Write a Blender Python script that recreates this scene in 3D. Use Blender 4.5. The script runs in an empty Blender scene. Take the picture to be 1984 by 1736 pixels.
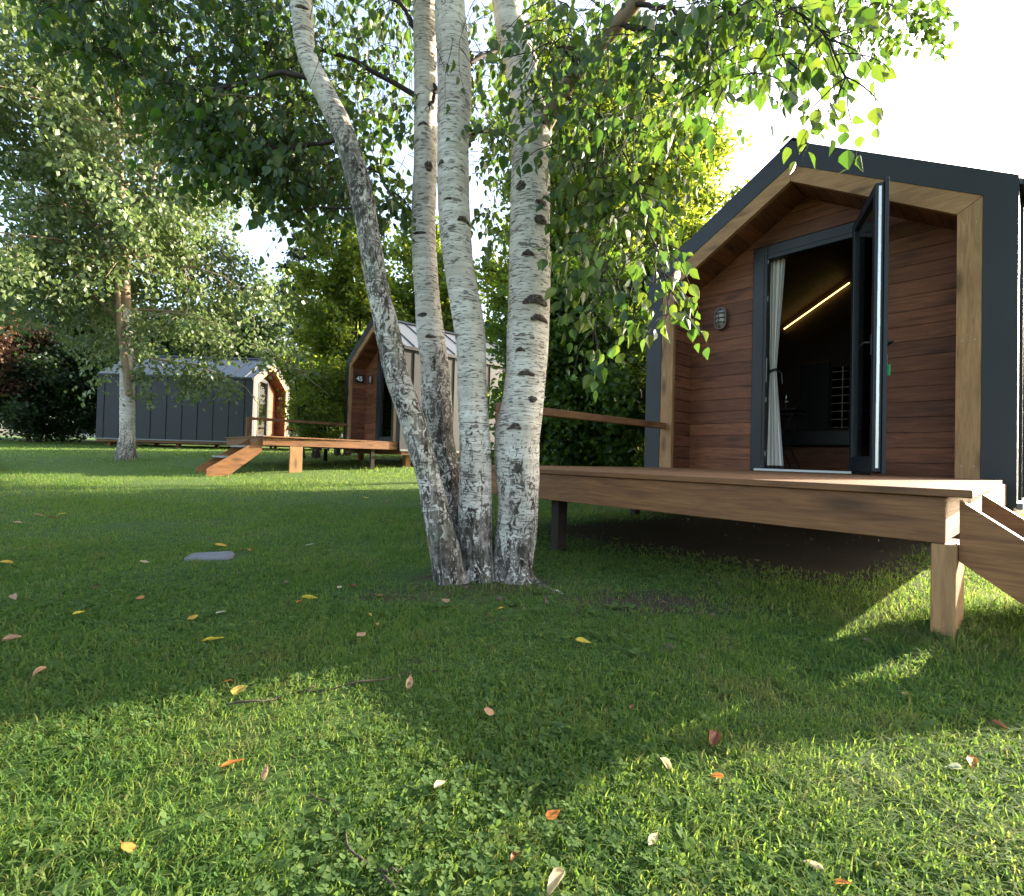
import bpy, math, random
import numpy as np
from mathutils import Matrix, Vector
random.seed(7); RNG = np.random.default_rng(11)
R = math.radians
scn = bpy.context.scene
COL = scn.collection

# ------------------------------------------------------------------ camera, sky, sun
H_EYE = 0.55
F_PX, PITCH, ROLL = 965.62, 0.0191, 0.0272
cp, sp, cr, sr = math.cos(PITCH), math.sin(PITCH), math.cos(ROLL), math.sin(ROLL)
VIEW = Vector((0, cp, sp)); RT0 = Vector((1, 0, 0)); UP0 = Vector((0, -sp, cp))
CRT = RT0 * cr + UP0 * sr
CUP = UP0 * cr - RT0 * sr
cam_d = bpy.data.cameras.new('camera'); cam = bpy.data.objects.new('camera', cam_d); COL.objects.link(cam)
cam_d.sensor_fit = 'HORIZONTAL'; cam_d.sensor_width = 36.0; cam_d.lens = F_PX / 1984 * 36
cam_d.clip_start = 0.02; cam_d.clip_end = 3000
M = Matrix.Identity(4)
for i in range(3):
    M[i][0], M[i][1], M[i][2] = CRT[i], CUP[i], -VIEW[i]
M[2][3] = H_EYE
cam.matrix_world = M
scn.camera = cam

SUN_AZ, SUN_EL = 29.0, 16.6          # azimuth measured from +X towards +Y
world = bpy.data.worlds.new("World"); scn.world = world; world.use_nodes = True
wn = world.node_tree
bg = wn.nodes['Background']
sky = wn.nodes.new('ShaderNodeTexSky'); sky.sky_type = 'NISHITA'; sky.sun_disc = False
sky.sun_elevation = R(SUN_EL); sky.sun_rotation = R(90 - SUN_AZ)
sky.altitude = 300; sky.air_density = 1.0; sky.dust_density = 4.0; sky.ozone_density = 1.0
hs = wn.nodes.new('ShaderNodeHueSaturation'); hs.inputs['Saturation'].default_value = .85
wn.links.new(sky.outputs[0], hs.inputs['Color']); wn.links.new(hs.outputs[0], bg.inputs[0]); bg.inputs[1].default_value = 0.15
sl = bpy.data.lights.new('sun', 'SUN'); sun = bpy.data.objects.new('sun', sl); COL.objects.link(sun)
sl.energy = 5.0; sl.angle = R(0.6); sl.color = (1.0, 0.89, 0.72)
sd = Vector((math.cos(R(SUN_EL)) * math.cos(R(SUN_AZ)), math.cos(R(SUN_EL)) * math.sin(R(SUN_AZ)), math.sin(R(SUN_EL))))
sun.rotation_euler = sd.to_track_quat('Z', 'Y').to_euler()
sun.location = sd * 60
scn.view_settings.view_transform = 'Standard'; scn.view_settings.look = 'None'
scn.view_settings.exposure = 2.45; scn.view_settings.gamma = 1.0
scn.cycles.max_bounces = 10; scn.cycles.transparent_max_bounces = 24; scn.cycles.diffuse_bounces = 5
scn.cycles.transmission_bounces = 8

# ------------------------------------------------------------------ helpers
GY = [-400, 2.5, 5, 7, 8.5, 9.4, 11.1, 13, 17.5, 25, 40, 70, 400]
GZ = [0, 0, .02, .05, .09, .15, .27, .37, .57, .85, 1.2, 1.5, 2.0]
def g(y): return np.interp(y, GY, GZ)

def at(px, py, depth):
    """a measured photo pixel taken to its real place at the given distance"""
    dx, dy = px - 992, py - 868
    a = dx * cr + dy * sr; b = -dx * sr + dy * cr
    d = RT0 * (a / F_PX) + VIEW - UP0 * (b / F_PX)
    return Vector((0, 0, H_EYE)) + d * (depth / d.y)

def on_ground(px, py, lift=0.0):
    lo, hi = .3, 60.0
    for _ in range(50):
        m = (lo + hi) / 2
        p = at(px, py, m)
        if p.z > g(p.y) + lift: lo = m
        else: hi = m
    return at(px, py, lo)

def np_mesh(name, verts, facesets, smooth=False):
    """facesets: list of int arrays (n,k)"""
    me = bpy.data.meshes.new(name)
    verts = np.asarray(verts, np.float32)
    me.vertices.add(len(verts)); me.vertices.foreach_set('co', verts.ravel())
    fl = [np.asarray(f, np.int32) for f in facesets if len(f)]
    loops = np.concatenate([f.ravel() for f in fl])
    tot = np.concatenate([np.full(len(f), f.shape[1], np.int32) for f in fl])
    start = np.concatenate([[0], np.cumsum(tot)[:-1]]).astype(np.int32)
    me.loops.add(len(loops)); me.loops.foreach_set('vertex_index', loops)
    me.polygons.add(len(tot)); me.polygons.foreach_set('loop_start', start)
    me.polygons.foreach_set('use_smooth', np.full(len(tot), smooth, bool))
    me.update(calc_edges=True)
    return me

def link(name, me, mat=None, parent=None, **props):
    o = bpy.data.objects.new(name, me); COL.objects.link(o)
    if mat is not None and me is not None: me.materials.append(mat)
    if parent is not None: o.parent = parent
    for k, v in props.items(): o[k] = v
    return o

def thing(name, label, cat, loc=(0, 0, 0), rz=0.0, group=None):
    o = bpy.data.objects.new(name, None); COL.objects.link(o); o.empty_display_size = .2
    o.location = loc; o.rotation_euler = (0, 0, rz)
    o['label'] = label; o['category'] = cat
    if group: o['group'] = group
    return o

def copy_tree(o, parent=None):
    c = o.copy(); COL.objects.link(c)
    if parent is not None: c.parent = parent
    for ch in list(o.children): copy_tree(ch, c)
    return c

class MB:
    def __init__(s): s.v = []; s.f = []
    def add(s, vs, fs):
        n = len(s.v); s.v += [tuple(v) for v in vs]; s.f += [tuple(i + n for i in f) for f in fs]
    def box(s, x0, x1, y0, y1, z0, z1, bev=0.0):
        if bev <= 0:
            s.add([(x0,y0,z0),(x1,y0,z0),(x1,y1,z0),(x0,y1,z0),(x0,y0,z1),(x1,y0,z1),(x1,y1,z1),(x0,y1,z1)],
                  [(0,3,2,1),(4,5,6,7),(0,1,5,4),(1,2,6,5),(2,3,7,6),(3,0,4,7)]); return
        b = bev; X = (x0, x1); Y = (y0, y1); Z = (z0, z1); vs = []; idx = {}
        for i in (0,1):
            for j in (0,1):
                for k in (0,1):
                    sx, sy, sz = (1,-1)[i]*b, (1,-1)[j]*b, (1,-1)[k]*b
                    idx[i,j,k] = len(vs)
                    vs += [(X[i], Y[j]+sy, Z[k]+sz), (X[i]+sx, Y[j], Z[k]+sz), (X[i]+sx, Y[j]+sy, Z[k])]
        q = lambda i,j,k,a: idx[i,j,k] + a
        fs = [(q(0,0,0,0),q(0,0,1,0),q(0,1,1,0),q(0,1,0,0)), (q(1,0,0,0),q(1,1,0,0),q(1,1,1,0),q(1,0,1,0)),
              (q(0,0,0,1),q(1,0,0,1),q(1,0,1,1),q(0,0,1,1)), (q(0,1,0,1),q(0,1,1,1),q(1,1,1,1),q(1,1,0,1)),
              (q(0,0,0,2),q(0,1,0,2),q(1,1,0,2),q(1,0,0,2)), (q(0,0,1,2),q(1,0,1,2),q(1,1,1,2),q(0,1,1,2))]
        for j in (0,1):
            for k in (0,1): fs.append((q(0,j,k,1),q(1,j,k,1),q(1,j,k,2),q(0,j,k,2)))
        for i in (0,1):
            for k in (0,1): fs.append((q(i,0,k,0),q(i,1,k,0),q(i,1,k,2),q(i,0,k,2)))
            for j in (0,1): fs.append((q(i,j,0,0),q(i,j,1,0),q(i,j,1,1),q(i,j,0,1)))
        for i in (0,1):
            for j in (0,1):
                for k in (0,1): fs.append((q(i,j,k,0),q(i,j,k,1),q(i,j,k,2)))
        s.add(vs, fs)
    def prism(s, pts, vec):
        n = len(pts); vec = Vector(vec)
        a = [Vector(p) for p in pts]; b = [p + vec for p in a]
        s.add(a + b, [tuple(range(n))[::-1], tuple(range(n, 2*n))] + [(i, (i+1) % n, n + (i+1) % n, n + i) for i in range(n)])
    def xz(s, pts, y0, y1): s.prism([(x, y0, z) for x, z in pts], (0, y1 - y0, 0))
    def yz(s, pts, x0, x1): s.prism([(x0, y, z) for y, z in pts], (x1 - x0, 0, 0))
    def tube(s, pts, rad, n=8, cap=True):
        pts = [Vector(p) for p in pts]
        if not isinstance(rad, (list, tuple)): rad = [rad] * len(pts)
        base = len(s.v); up = Vector((0.13, 0.21, 0.97))
        for i, p in enumerate(pts):
            t = (pts[min(i+1, len(pts)-1)] - pts[max(i-1, 0)]).normalized()
            u = t.cross(up)
            if u.length < .1: u = t.cross(Vector((1, 0, 0)))
            u.normalize(); w = t.cross(u)
            for k in range(n):
                a = 2*math.pi*k/n; s.v.append(tuple(p + (u*math.cos(a) + w*math.sin(a))*rad[i]))
        for i in range(len(pts)-1):
            for k in range(n):
                s.f.append((base+i*n+k, base+i*n+(k+1) % n, base+(i+1)*n+(k+1) % n, base+(i+1)*n+k))
        if cap:
            s.f.append(tuple(base+k for k in range(n))[::-1]); s.f.append(tuple(base+(len(pts)-1)*n+k for k in range(n)))
    def build(s, name, mat=None, parent=None, smooth=False, **props):
        me = bpy.data.meshes.new(name); me.from_pydata(s.v, [], s.f)
        import bmesh
        bm = bmesh.new(); bm.from_mesh(me); bmesh.ops.recalc_face_normals(bm, faces=bm.faces); bm.to_mesh(me); bm.free()
        if smooth: me.polygons.foreach_set('use_smooth', np.ones(len(me.polygons), bool))
        return link(name, me, mat, parent, **props)

# ------------------------------------------------------------------ materials
class NT:
    def __init__(s, name):
        s.m = bpy.data.materials.new(name); s.m.use_nodes = True; s.t = s.m.node_tree
        s.b = s.t.nodes['Principled BSDF']; s.out = s.t.nodes['Material Output']
    def n(s, typ, props=None, **ins):
        nd = s.t.nodes.new('ShaderNode' + typ)
        for k, v in (props or {}).items(): setattr(nd, k, v)
        for k, v in ins.items():
            k = k.replace('_', ' ')
            key = int(k[1:]) if k[0] == 'i' and k[1:].isdigit() else k
            s.set(nd.inputs[key], v)
        return nd
    def set(s, sock, v):
        if isinstance(v, bpy.types.NodeSocket): s.t.links.new(v, sock)
        elif isinstance(v, bpy.types.Node): s.t.links.new(v.outputs[0], sock)
        elif isinstance(v, (tuple, list)) and len(v) == 3 and sock.type == 'RGBA': sock.default_value = (*v, 1)
        else: sock.default_value = v
    def ramp(s, fac, stops, interp='LINEAR'):
        nd = s.t.nodes.new('ShaderNodeValToRGB'); cr_ = nd.color_ramp; cr_.interpolation = interp
        while len(cr_.elements) < len(stops): cr_.elements.new(.5)
        for e, (p, c) in zip(cr_.elements, stops):
            e.position = p; e.color = (*c, 1) if isinstance(c, tuple) else (c, c, c, 1)
        s.set(nd.inputs[0], fac); return nd.outputs[0]
    def mix(s, fac, a, b, mode='MIX'):
        nd = s.t.nodes.new('ShaderNodeMix'); nd.data_type = 'RGBA'; nd.blend_type = mode
        s.set(nd.inputs[0], fac); s.set(nd.inputs[6], a); s.set(nd.inputs[7], b); return nd.outputs[2]
    def math(s, op, a, b=0.0, clamp=False):
        nd = s.t.nodes.new('ShaderNodeMath'); nd.operation = op; nd.use_clamp = clamp
        s.set(nd.inputs[0], a); s.set(nd.inputs[1], b); return nd.outputs[0]
    def coords(s, scale=(1, 1, 1), island=0.0, kind='Object'):
        tc = s.t.nodes.new('ShaderNodeTexCoord').outputs[kind]
        mp = s.n('Mapping', Vector=tc, Scale=scale)
        if island:
            rp = s.island(); cmb = s.n('CombineXYZ', X=s.math('MULTIPLY', rp, island), Y=s.math('MULTIPLY', rp, island*1.7), Z=s.math('MULTIPLY', rp, island*2.3))
            return s.n('VectorMath', {'operation': 'ADD'}, i0=mp.outputs[0], i1=cmb.outputs[0]).outputs[0]
        return mp.outputs[0]
    def island(s):
        if not hasattr(s, '_is'): s._is = s.t.nodes.new('ShaderNodeNewGeometry').outputs['Random Per Island']
        return s._is
    def noise(s, vec, scale, detail=4, rough=.55, dist=0.0):
        return s.n('TexNoise', Vector=vec, Scale=float(scale), Detail=float(detail), Roughness=rough, Distortion=dist).outputs[0]
    def bump(s, h, strength=.3, dist=.01):
        nd = s.n('Bump', Height=h, Strength=strength, Distance=dist); s.t.links.new(nd.outputs[0], s.b.inputs['Normal'])
    def base(s, col=None, rough=None, metal=None, spec=None):
        if col is not None: s.set(s.b.inputs['Base Color'], col)
        if rough is not None: s.set(s.b.inputs['Roughness'], rough)
        if metal is not None: s.b.inputs['Metallic'].default_value = metal
        if spec is not None: s.b.inputs['Specular IOR Level'].default_value = spec
        return s

def wood(name, dark, mid, light, axis='x', knots=.6, rough=.62, var=.35):
    t = NT(name)
    sc = {'x': (1.2, 16, 16), 'y': (16, 1.2, 16), 'z': (16, 16, 1.2)}[axis]
    sk = {'x': (2.6, 9, 9), 'y': (9, 2.6, 9), 'z': (9, 9, 2.6)}[axis]
    v = t.coords(sc, 31.0)
    n1 = t.noise(v, 2.2, 7, .62, 1.2)
    n2 = t.noise(v, 9.0, 5, .6, .4)
    c = t.ramp(n1, [(.28, dark), (.5, mid), (.74, light)])
    c = t.mix(t.math('MULTIPLY', t.ramp(n2, [(.45, 0.0), (.62, 1.0)]), .35), c, dark)
    vk = t.coords(sk, 17.0)
    vo = t.n('TexVoronoi', Vector=vk, Scale=.9).outputs['Distance']
    kn = t.ramp(vo, [(.10, 1.0), (.22, .4), (.32, 0.0)])
    c = t.mix(t.math('MULTIPLY', kn, knots), c, tuple(x * .35 for x in dark))
    br = t.n('HueSaturation', Hue=.5, Saturation=1.0, Value=t.n('MapRange', Value=t.island(), To_Min=1-var, To_Max=1+var*.7).outputs[0], Color=c).outputs[0]
    big = t.noise(t.coords((1, 1, 1)), 2.3, 3)
    br = t.mix(t.ramp(big, [(.4, .25), (.65, 0.0)]), br, tuple(x * .55 for x in dark))
    t.base(br, t.n('MapRange', Value=n2, To_Min=rough-.12, To_Max=rough+.15).outputs[0], spec=.35)
    t.bump(t.math('ADD', n1, n2), .25, .004)
    return t.m

def plain(name, col, rough=.5, metal=0.0, spec=.5, var=.12, scale=6, bump=0.0):
    t = NT(name)
    n = t.noise(t.coords(), scale, 5, .6)
    c = t.mix(n, tuple(x*(1-var) for x in col), tuple(min(1, x*(1+var)) for x in col))
    t.base(c, t.n('MapRange', Value=n, To_Min=max(.02, rough-.08), To_Max=rough+.1).outputs[0], metal, spec)
    if bump: t.bump(t.noise(t.coords(), scale*8, 4), bump, .004)
    return t.m

def leafmat(name, cols, trans_cols, fac=.45, rough=.45, spec=.35, patch=None):
    t = NT(name)
    k = t.island(); n = len(cols)
    c = t.ramp(k, [(i/(n-1) if n > 1 else 0, cc) for i, cc in enumerate(cols)])
    n2 = len(trans_cols)
    c2 = t.ramp(k, [(i/(n2-1) if n2 > 1 else 0, cc) for i, cc in enumerate(trans_cols)])
    if patch:
        q = t.math('ADD', t.math('MULTIPLY', t.noise(t.coords(), 2.6, 3, .6), .55), t.math('MULTIPLY', t.noise(t.coords(), 11, 3, .6), .45))
        q = t.math('ADD', q, t.math('MULTIPLY', t.math('SUBTRACT', k, .5), .16))
        mk = t.ramp(q, [(.53, 0.0), (.64, .8)]); dk = t.ramp(q, [(.36, .55), (.46, 0.0)])
        c = t.mix(mk, c, patch[0]); c2 = t.mix(mk, c2, patch[1]); c = t.mix(dk, c, patch[2]); c2 = t.mix(dk, c2, patch[3])
    t.base(c, rough, spec=spec)
    tr = t.n('BsdfTranslucent', Color=c2)
    mx = t.n('MixShader', i0=fac, i1=t.b.outputs[0], i2=tr.outputs[0])
    t.t.links.new(mx.outputs[0], t.out.inputs[0])
    return t.m

MAT = {}
red = ((.095, .033, .015), (.20, .072, .033), (.29, .108, .048))
tan = ((.21, .105, .042), (.36, .195, .078), (.45, .26, .108))
dkw = ((.125, .050, .018), (.235, .104, .036), (.315, .153, .055))
for ax in 'xyz':
    MAT['red_'+ax] = wood('siding_wood_'+ax, *red, axis=ax, knots=.6, var=.3)
    MAT['tan_'+ax] = wood('trim_wood_'+ax, *tan, axis=ax, knots=.75, var=.12)
    MAT['deck_'+ax] = wood('deck_wood_'+ax, *dkw, axis=ax, knots=.7, var=.25)
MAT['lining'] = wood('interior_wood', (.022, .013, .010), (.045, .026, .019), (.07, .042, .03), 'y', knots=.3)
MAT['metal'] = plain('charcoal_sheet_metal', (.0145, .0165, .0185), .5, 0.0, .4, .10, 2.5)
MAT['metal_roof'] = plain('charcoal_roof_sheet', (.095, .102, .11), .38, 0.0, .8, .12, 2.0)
MAT['metal_dark'] = plain('dark_door_metal', (.010, .012, .015), .45, 0.0, .4, .1, 4)
MAT['zinc'] = plain('zinc_trim', (.42, .43, .44), .35, .7, .5, .1, 8)
MAT['white_metal'] = plain('bright_lock_strip', (.75, .76, .74), .3, .55, .5, .15, 30)
MAT['black'] = plain('black_metal', (.012, .012, .013), .45)
MAT['cloth'] = plain('curtain_cloth', (.66, .63, .58), .85, 0, .1, .06, 30, .2)
MAT['cloth_tan'] = plain('beige_curtain_cloth', (.58, .50, .38), .9, 0, .1, .08, 20)
MAT['cloth_hem'] = plain('curtain_hem', (.03, .03, .035), .9)
MAT['plate'] = plain('number_plate_black', (.013, .013, .014), .4)
MAT['white'] = plain('white_lettering', (.8, .8, .78), .5)
MAT['green_tag'] = plain('green_plastic', (.02, .35, .12), .35)
MAT['opal'] = plain('lamp_glass', (.34, .34, .32), .25)
MAT['bronze'] = plain('bronze_lamp_body', (.10, .06, .045), .45, .3)
MAT['shade_dark'] = plain('shade_darkened_post', (.028, .021, .017), .8, 0, .2, .3, 12)  # inner post colour darkened to hold the shade under the decks
MAT['base_grey'] = plain('grey_base_trim', (.16, .165, .17), .45, .3)
MAT['tread'] = plain('galvanised_tread', (.30, .33, .36), .4, .6)
MAT['stone'] = plain('grey_stone', (.15, .15, .16), .8, 0, .3, .35, 14, .5)
def glassmat(name, tint, refl):
    t = NT(name)
    gl = t.n('BsdfGlossy', Color=(1, 1, 1), Roughness=.02); tr = t.n('BsdfTransparent', Color=tint)
    fr = t.n('LayerWeight', Blend=refl)
    mx = t.n('MixShader', i0=fr.outputs[0], i1=tr.outputs[0], i2=gl.outputs[0]); t.t.links.new(mx.outputs[0], t.out.inputs[0])
    return t.m
MAT['glass'] = glassmat('door_glass', (.80, .82, .80), .22)
t = NT('mirror_glass'); t.base((.55, .56, .55), .04, 1.0); MAT['mirror'] = t.m
t = NT('warm_led'); t.base((.9, .7, .3)); t.b.inputs['Emission Color'].default_value = (1, .66, .18, 1); t.b.inputs['Emission Strength'].default_value = 1.1; MAT['led'] = t.m

def birch_bark():
    t = NT('birch_bark')
    age = t.n('Attribute', {'attribute_name': 'age'}).outputs['Fac']
    o = t.coords((1, 1, 1))
    big = t.noise(o, 5.0, 4, .6)
    c = t.ramp(big, [(.3, (.44, .395, .33)), (.55, (.66, .61, .53)), (.75, (.74, .70, .63))])
    # thin papery horizontal bands
    band = t.noise(t.coords((3, 3, 60)), 1.0, 4, .6, .3)
    c = t.mix(t.ramp(band, [(.42, .55), (.6, 0.0)]), c, (.36, .31, .25))
    # lenticels: short horizontal dark dashes
    ln = t.noise(t.coords((30, 30, 170)), 1.0, 2, .5)
    msk = t.noise(o, 7.0, 2)
    ln = t.math('ADD', ln, t.math('MULTIPLY', t.math('SUBTRACT', msk, .5), .35))
    lm = t.ramp(ln, [(.578, 0.0), (.625, 1.0)])
    c = t.mix(t.math('MULTIPLY', lm, .72), c, (.055, .042, .034))
    # larger horizontal blotches
    bl = t.noise(t.coords((9, 9, 26)), 1.0, 4, .6)
    bm_ = t.ramp(bl, [(.635, 0.0), (.67, 1.0)])
    c = t.mix(t.math('MULTIPLY', bm_, .8), c, (.075, .058, .047))
    # old rough bark, spreading where the stem is old
    w = t.noise(t.coords((34, 34, 20)), 1.0, 6, .68, 2.2)
    w2 = t.noise(t.coords((13, 13, 4)), 1.0, 5, .6, 1.4)
    mixn = t.math('ADD', t.math('MULTIPLY', w, .62), t.math('MULTIPLY', w2, .38))
    thr = t.n('MapRange', Value=age, From_Min=0.0, From_Max=1.0, To_Min=.30, To_Max=.58).outputs[0]
    d = t.math('SUBTRACT', thr, mixn)
    rm = t.n('MapRange', Value=d, From_Min=-.012, From_Max=.03, To_Min=0.0, To_Max=1.0).outputs[0]
    fis = t.noise(t.coords((26, 26, 4.5)), 1.0, 6, .66, 1.0)
    fm_ = t.math('ADD', t.math('MULTIPLY', fis, .65), t.math('MULTIPLY', t.noise(o, 46, 5, .65), .35))
    rc = t.ramp(fm_, [(.38, (.018, .015, .012)), (.48, (.082, .068, .055)), (.57, (.22, .19, .16)), (.70, (.42, .385, .34))])
    lich = t.ramp(t.noise(o, 8.0, 3), [(.56, 0.0), (.68, .45)])
    rc = t.mix(lich, rc, (.17, .19, .13))
    c = t.mix(rm, c, rc)
    t.base(c, .82, spec=.2)
    h = t.math('ADD', t.math('MULTIPLY', rm, -.9), t.math('ADD', t.math('MULTIPLY', lm, -.25), t.math('MULTIPLY', w, .7)))
    t.bump(t.math('ADD', h, t.math('MULTIPLY', t.math('MULTIPLY', fm_, rm), 1.6)), .8, .012)
    return t.m
MAT['bark'] = birch_bark()
t = NT('branch_scar_bark'); n_ = t.noise(t.coords((70, 70, 110)), 1.0, 5, .7, 1.5)
t.base(t.ramp(n_, [(.36, (.022, .017, .014)), (.5, (.075, .058, .046)), (.64, (.24, .20, .165))]), .9, spec=.15); t.bump(n_, 1.0, .012); MAT['scar'] = t.m
MAT['bark_dark'] = plain('dark_bark', (.06, .046, .035), .9, 0, .2, .4, 20, .6)
MAT['bark_limb'] = plain('limb_bark', (.22, .155, .105), .85, 0, .2, .5, 25, .7)
MAT['twig'] = plain('twig_bark', (.038, .028, .022), .8, 0, .2, .3, 20)
MAT['bark_tan'] = plain('peeling_birch_bark', (.25, .185, .125), .8, 0, .2, .45, 14, .5)

MAT['leaf_birch'] = leafmat('birch_leaves', [(.024, .054, .016), (.034, .070, .018), (.044, .082, .02), (.060, .092, .02), (.030, .060, .02)],
                            [(.055, .13, .014), (.085, .18, .017), (.12, .22, .02), (.17, .24, .022), (.07, .15, .016)], .42, .40, .4)
MAT['leaf_birch_pale'] = leafmat('birch_leaves_pale', [(.070, .108, .036), (.105, .150, .052), (.155, .20, .08), (.09, .13, .045)],
                                 [(.12, .20, .05), (.18, .26, .07), (.24, .31, .09)], .40, .4, .5)
MAT['leaf_maple'] = leafmat('maple_leaves', [(.045, .080, .018), (.065, .105, .022), (.09, .13, .026), (.05, .085, .02)],
                            [(.20, .30, .02), (.30, .40, .03), (.42, .48, .04), (.22, .32, .025)], .54, .45, .35)
MAT['leaf_hedge'] = leafmat('hedge_leaves', [(.022, .050, .013), (.034, .072, .016), (.05, .095, .018), (.028, .06, .014)],
                            [(.12, .23, .02), (.18, .31, .022), (.27, .38, .025), (.15, .27, .02)], .48, .4, .4)
MAT['leaf_dark'] = leafmat('dark_tree_leaves', [(.013, .026, .010), (.020, .038, .013), (.028, .05, .016)],
                           [(.05, .11, .015), (.08, .15, .02)], .33)
MAT['leaf_spruce'] = leafmat('spruce_needles', [(.030, .048, .036), (.045, .066, .052), (.06, .085, .07)], [(.03, .06, .03), (.05, .08, .04)], .2)
MAT['leaf_copper'] = leafmat('copper_leaves', [(.07, .034, .022), (.11, .055, .03), (.15, .085, .04), (.05, .028, .02)],
                             [(.16, .07, .03), (.2, .11, .04)], .3)
MAT['grass'] = leafmat('grass_blades', [(.053, .112, .030), (.078, .146, .036), (.112, .174, .046), (.062, .125, .032), (.096, .160, .040), (.13, .14, .045)],
                       [(.175, .33, .04), (.25, .39, .05), (.33, .45, .065), (.195, .34, .04), (.27, .395, .055), (.30, .32, .07)], .44, .7, .06, patch=((.155, .155, .062), (.32, .35, .10), (.030, .076, .028), (.09, .20, .04)))
MAT['clover'] = leafmat('clover_leaves', [(.052, .098, .034), (.074, .126, .042), (.10, .145, .05)], [(.17, .28, .045), (.24, .34, .06)], .44, .8, .06)
MAT['litter'] = leafmat('leaf_litter', [(.07, .05, .03), (.11, .08, .05), (.16, .12, .075), (.05, .035, .025)], [(.2, .14, .07), (.25, .18, .08)], .15)

def lawn_mat():
    t = NT('lawn_soil')
    o = t.coords()
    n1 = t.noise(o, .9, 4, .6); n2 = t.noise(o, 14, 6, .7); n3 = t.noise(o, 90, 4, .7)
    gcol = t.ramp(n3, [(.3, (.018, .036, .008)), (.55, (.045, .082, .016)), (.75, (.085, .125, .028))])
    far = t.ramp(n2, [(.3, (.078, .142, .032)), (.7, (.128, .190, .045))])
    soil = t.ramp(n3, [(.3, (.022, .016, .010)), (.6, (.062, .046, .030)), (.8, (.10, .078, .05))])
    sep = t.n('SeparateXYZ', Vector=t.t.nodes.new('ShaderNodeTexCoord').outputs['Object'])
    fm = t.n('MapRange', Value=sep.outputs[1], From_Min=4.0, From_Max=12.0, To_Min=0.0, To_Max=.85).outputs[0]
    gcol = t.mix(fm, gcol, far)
    bare = t.n('Attribute', {'attribute_name': 'bare'}).outputs['Fac']
    b = t.math('ADD', bare, t.math('MULTIPLY', t.math('SUBTRACT', n2, .5), .9), True)
    c = t.mix(t.ramp(b, [(.35, 0.0), (.6, 1.0)]), gcol, soil)
    c = t.mix(t.ramp(n1, [(.4, 0.0), (.7, .18)]), c, (.10, .10, .035))
    t.base(c, .9, spec=.15); t.bump(t.math('ADD', n2, n3), .25, .01)
    return t.m

# ------------------------------------------------------------------ ground
CAB_A = dict(x=1.5996, y=5.4221, yaw=-.8333, dz=0.0)
CAB_B = dict(x=-4.2577, y=12.7895, yaw=-.8388, dz=.3346)
CAB_C = dict(x=-9.116, y=17.6036, yaw=1.5829, dz=.5223)
def to_local(c, X, Y):
    dx, dy = X - c['x'], Y - c['y']; ca, sa = math.cos(c['yaw']), math.sin(c['yaw'])
    return dx*ca + dy*sa, -dx*sa + dy*ca
def sstep(a, b, x):
    t_ = np.clip((x - a) / (b - a), 0, 1); return t_*t_*(3 - 2*t_)
def bare_mask(X, Y):
    X = np.asarray(X, float); Y = np.asarray(Y, float)
    u, v = to_local(CAB_A, X, Y)
    a = sstep(-.1, .7, u) * (1 - sstep(2.05, 2.75, u)) * sstep(-2.75, -1.6, v) * (1 - sstep(5.2, 5.6, v))
    d = np.hypot((X + .10) / 1.5, Y - 2.17)
    b = .55*(1 - sstep(.12, .40, d))
    strip = np.exp(-(((X - .55) / .45)**2 + ((Y - 1.95) / .22)**2)) * .75
    s2 = np.exp(-(((X + .42) / .38)**2 + ((Y - 1.93) / .10)**2)) * .6
    s3 = np.exp(-(((X + .20) / .10)**2 + ((Y - 1.33) / .04)**2)) * .6
    return np.clip(np.maximum.reduce([a, b, strip, s2, s3]), 0, 1)

def build_ground():
    def axis(lo, hi, segs): return np.unique(np.concatenate([np.arange(a, b, s) for a, b, s in segs] + [[hi]]))
    xs = axis(-500, 500, [(-500, -60, 40), (-60, -14, 2), (-14, -4, .5), (-4, 5, .08), (5, 14, .5), (14, 60, 2), (60, 500, 40)])
    ys = axis(-60, 700, [(-60, -2, 3), (-2, .3, .3), (.3, 6, .08), (6, 26, .4), (26, 80, 3), (80, 700, 40)])
    X, Y = np.meshgrid(xs, ys)
    Z = g(Y) + .012*np.sin(X*1.7+Y*.9)*np.sin(Y*1.3-X*.4)*np.clip((np.abs(Y-2)-.8), 0, 1) + .006*np.sin(X*6+1)*np.sin(Y*5)
    d = np.hypot((X+.10)/1.2, Y-2.2); Z = Z + .018*np.exp(-(d/.3)**2)
    V = np.stack([X.ravel(), Y.ravel(), Z.ravel()], 1)
    nx, ny = len(xs), len(ys)
    i = np.arange((ny-1)*(nx-1)); r, c = i // (nx-1), i % (nx-1); k = r*nx + c
    me = np_mesh('ground', V, [np.stack([k, k+1, k+nx+1, k+nx], 1)], True)
    at_ = me.attributes.new('bare', 'FLOAT', 'POINT'); at_.data.foreach_set('value', bare_mask(V[:, 0], V[:, 1]).astype(np.float32))
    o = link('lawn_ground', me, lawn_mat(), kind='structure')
build_ground()

def build_path():
    m = MB(); pts = [(-3.75, 3.4), (-5.1, 4.9), (-7.1, 6.9), (-10.25, 9.9), (-14.6, 13.9), (-19, 18)]
    W = 1.6
    for i in range(len(pts)-1):
        (x0, y0), (x1, y1) = pts[i], pts[i+1]
        m.add([(x0, y0, g(y0)+.03), (x0-W, y0, g(y0)+.03), (x1-W, y1, g(y1)+.03), (x1, y1, g(y1)+.03)], [(0, 1, 2, 3)])
    t_ = NT('gravel'); v = t_.coords(); n = t_.noise(v, 120, 3, .7)
    t_.base(t_.ramp(n, [(.3, (.06, .055, .05)), (.7, (.19, .18, .165))]), .9); t_.bump(n, .6, .01)
    m.build('gravel_path', t_.m, kind='structure')
build_path()

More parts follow.
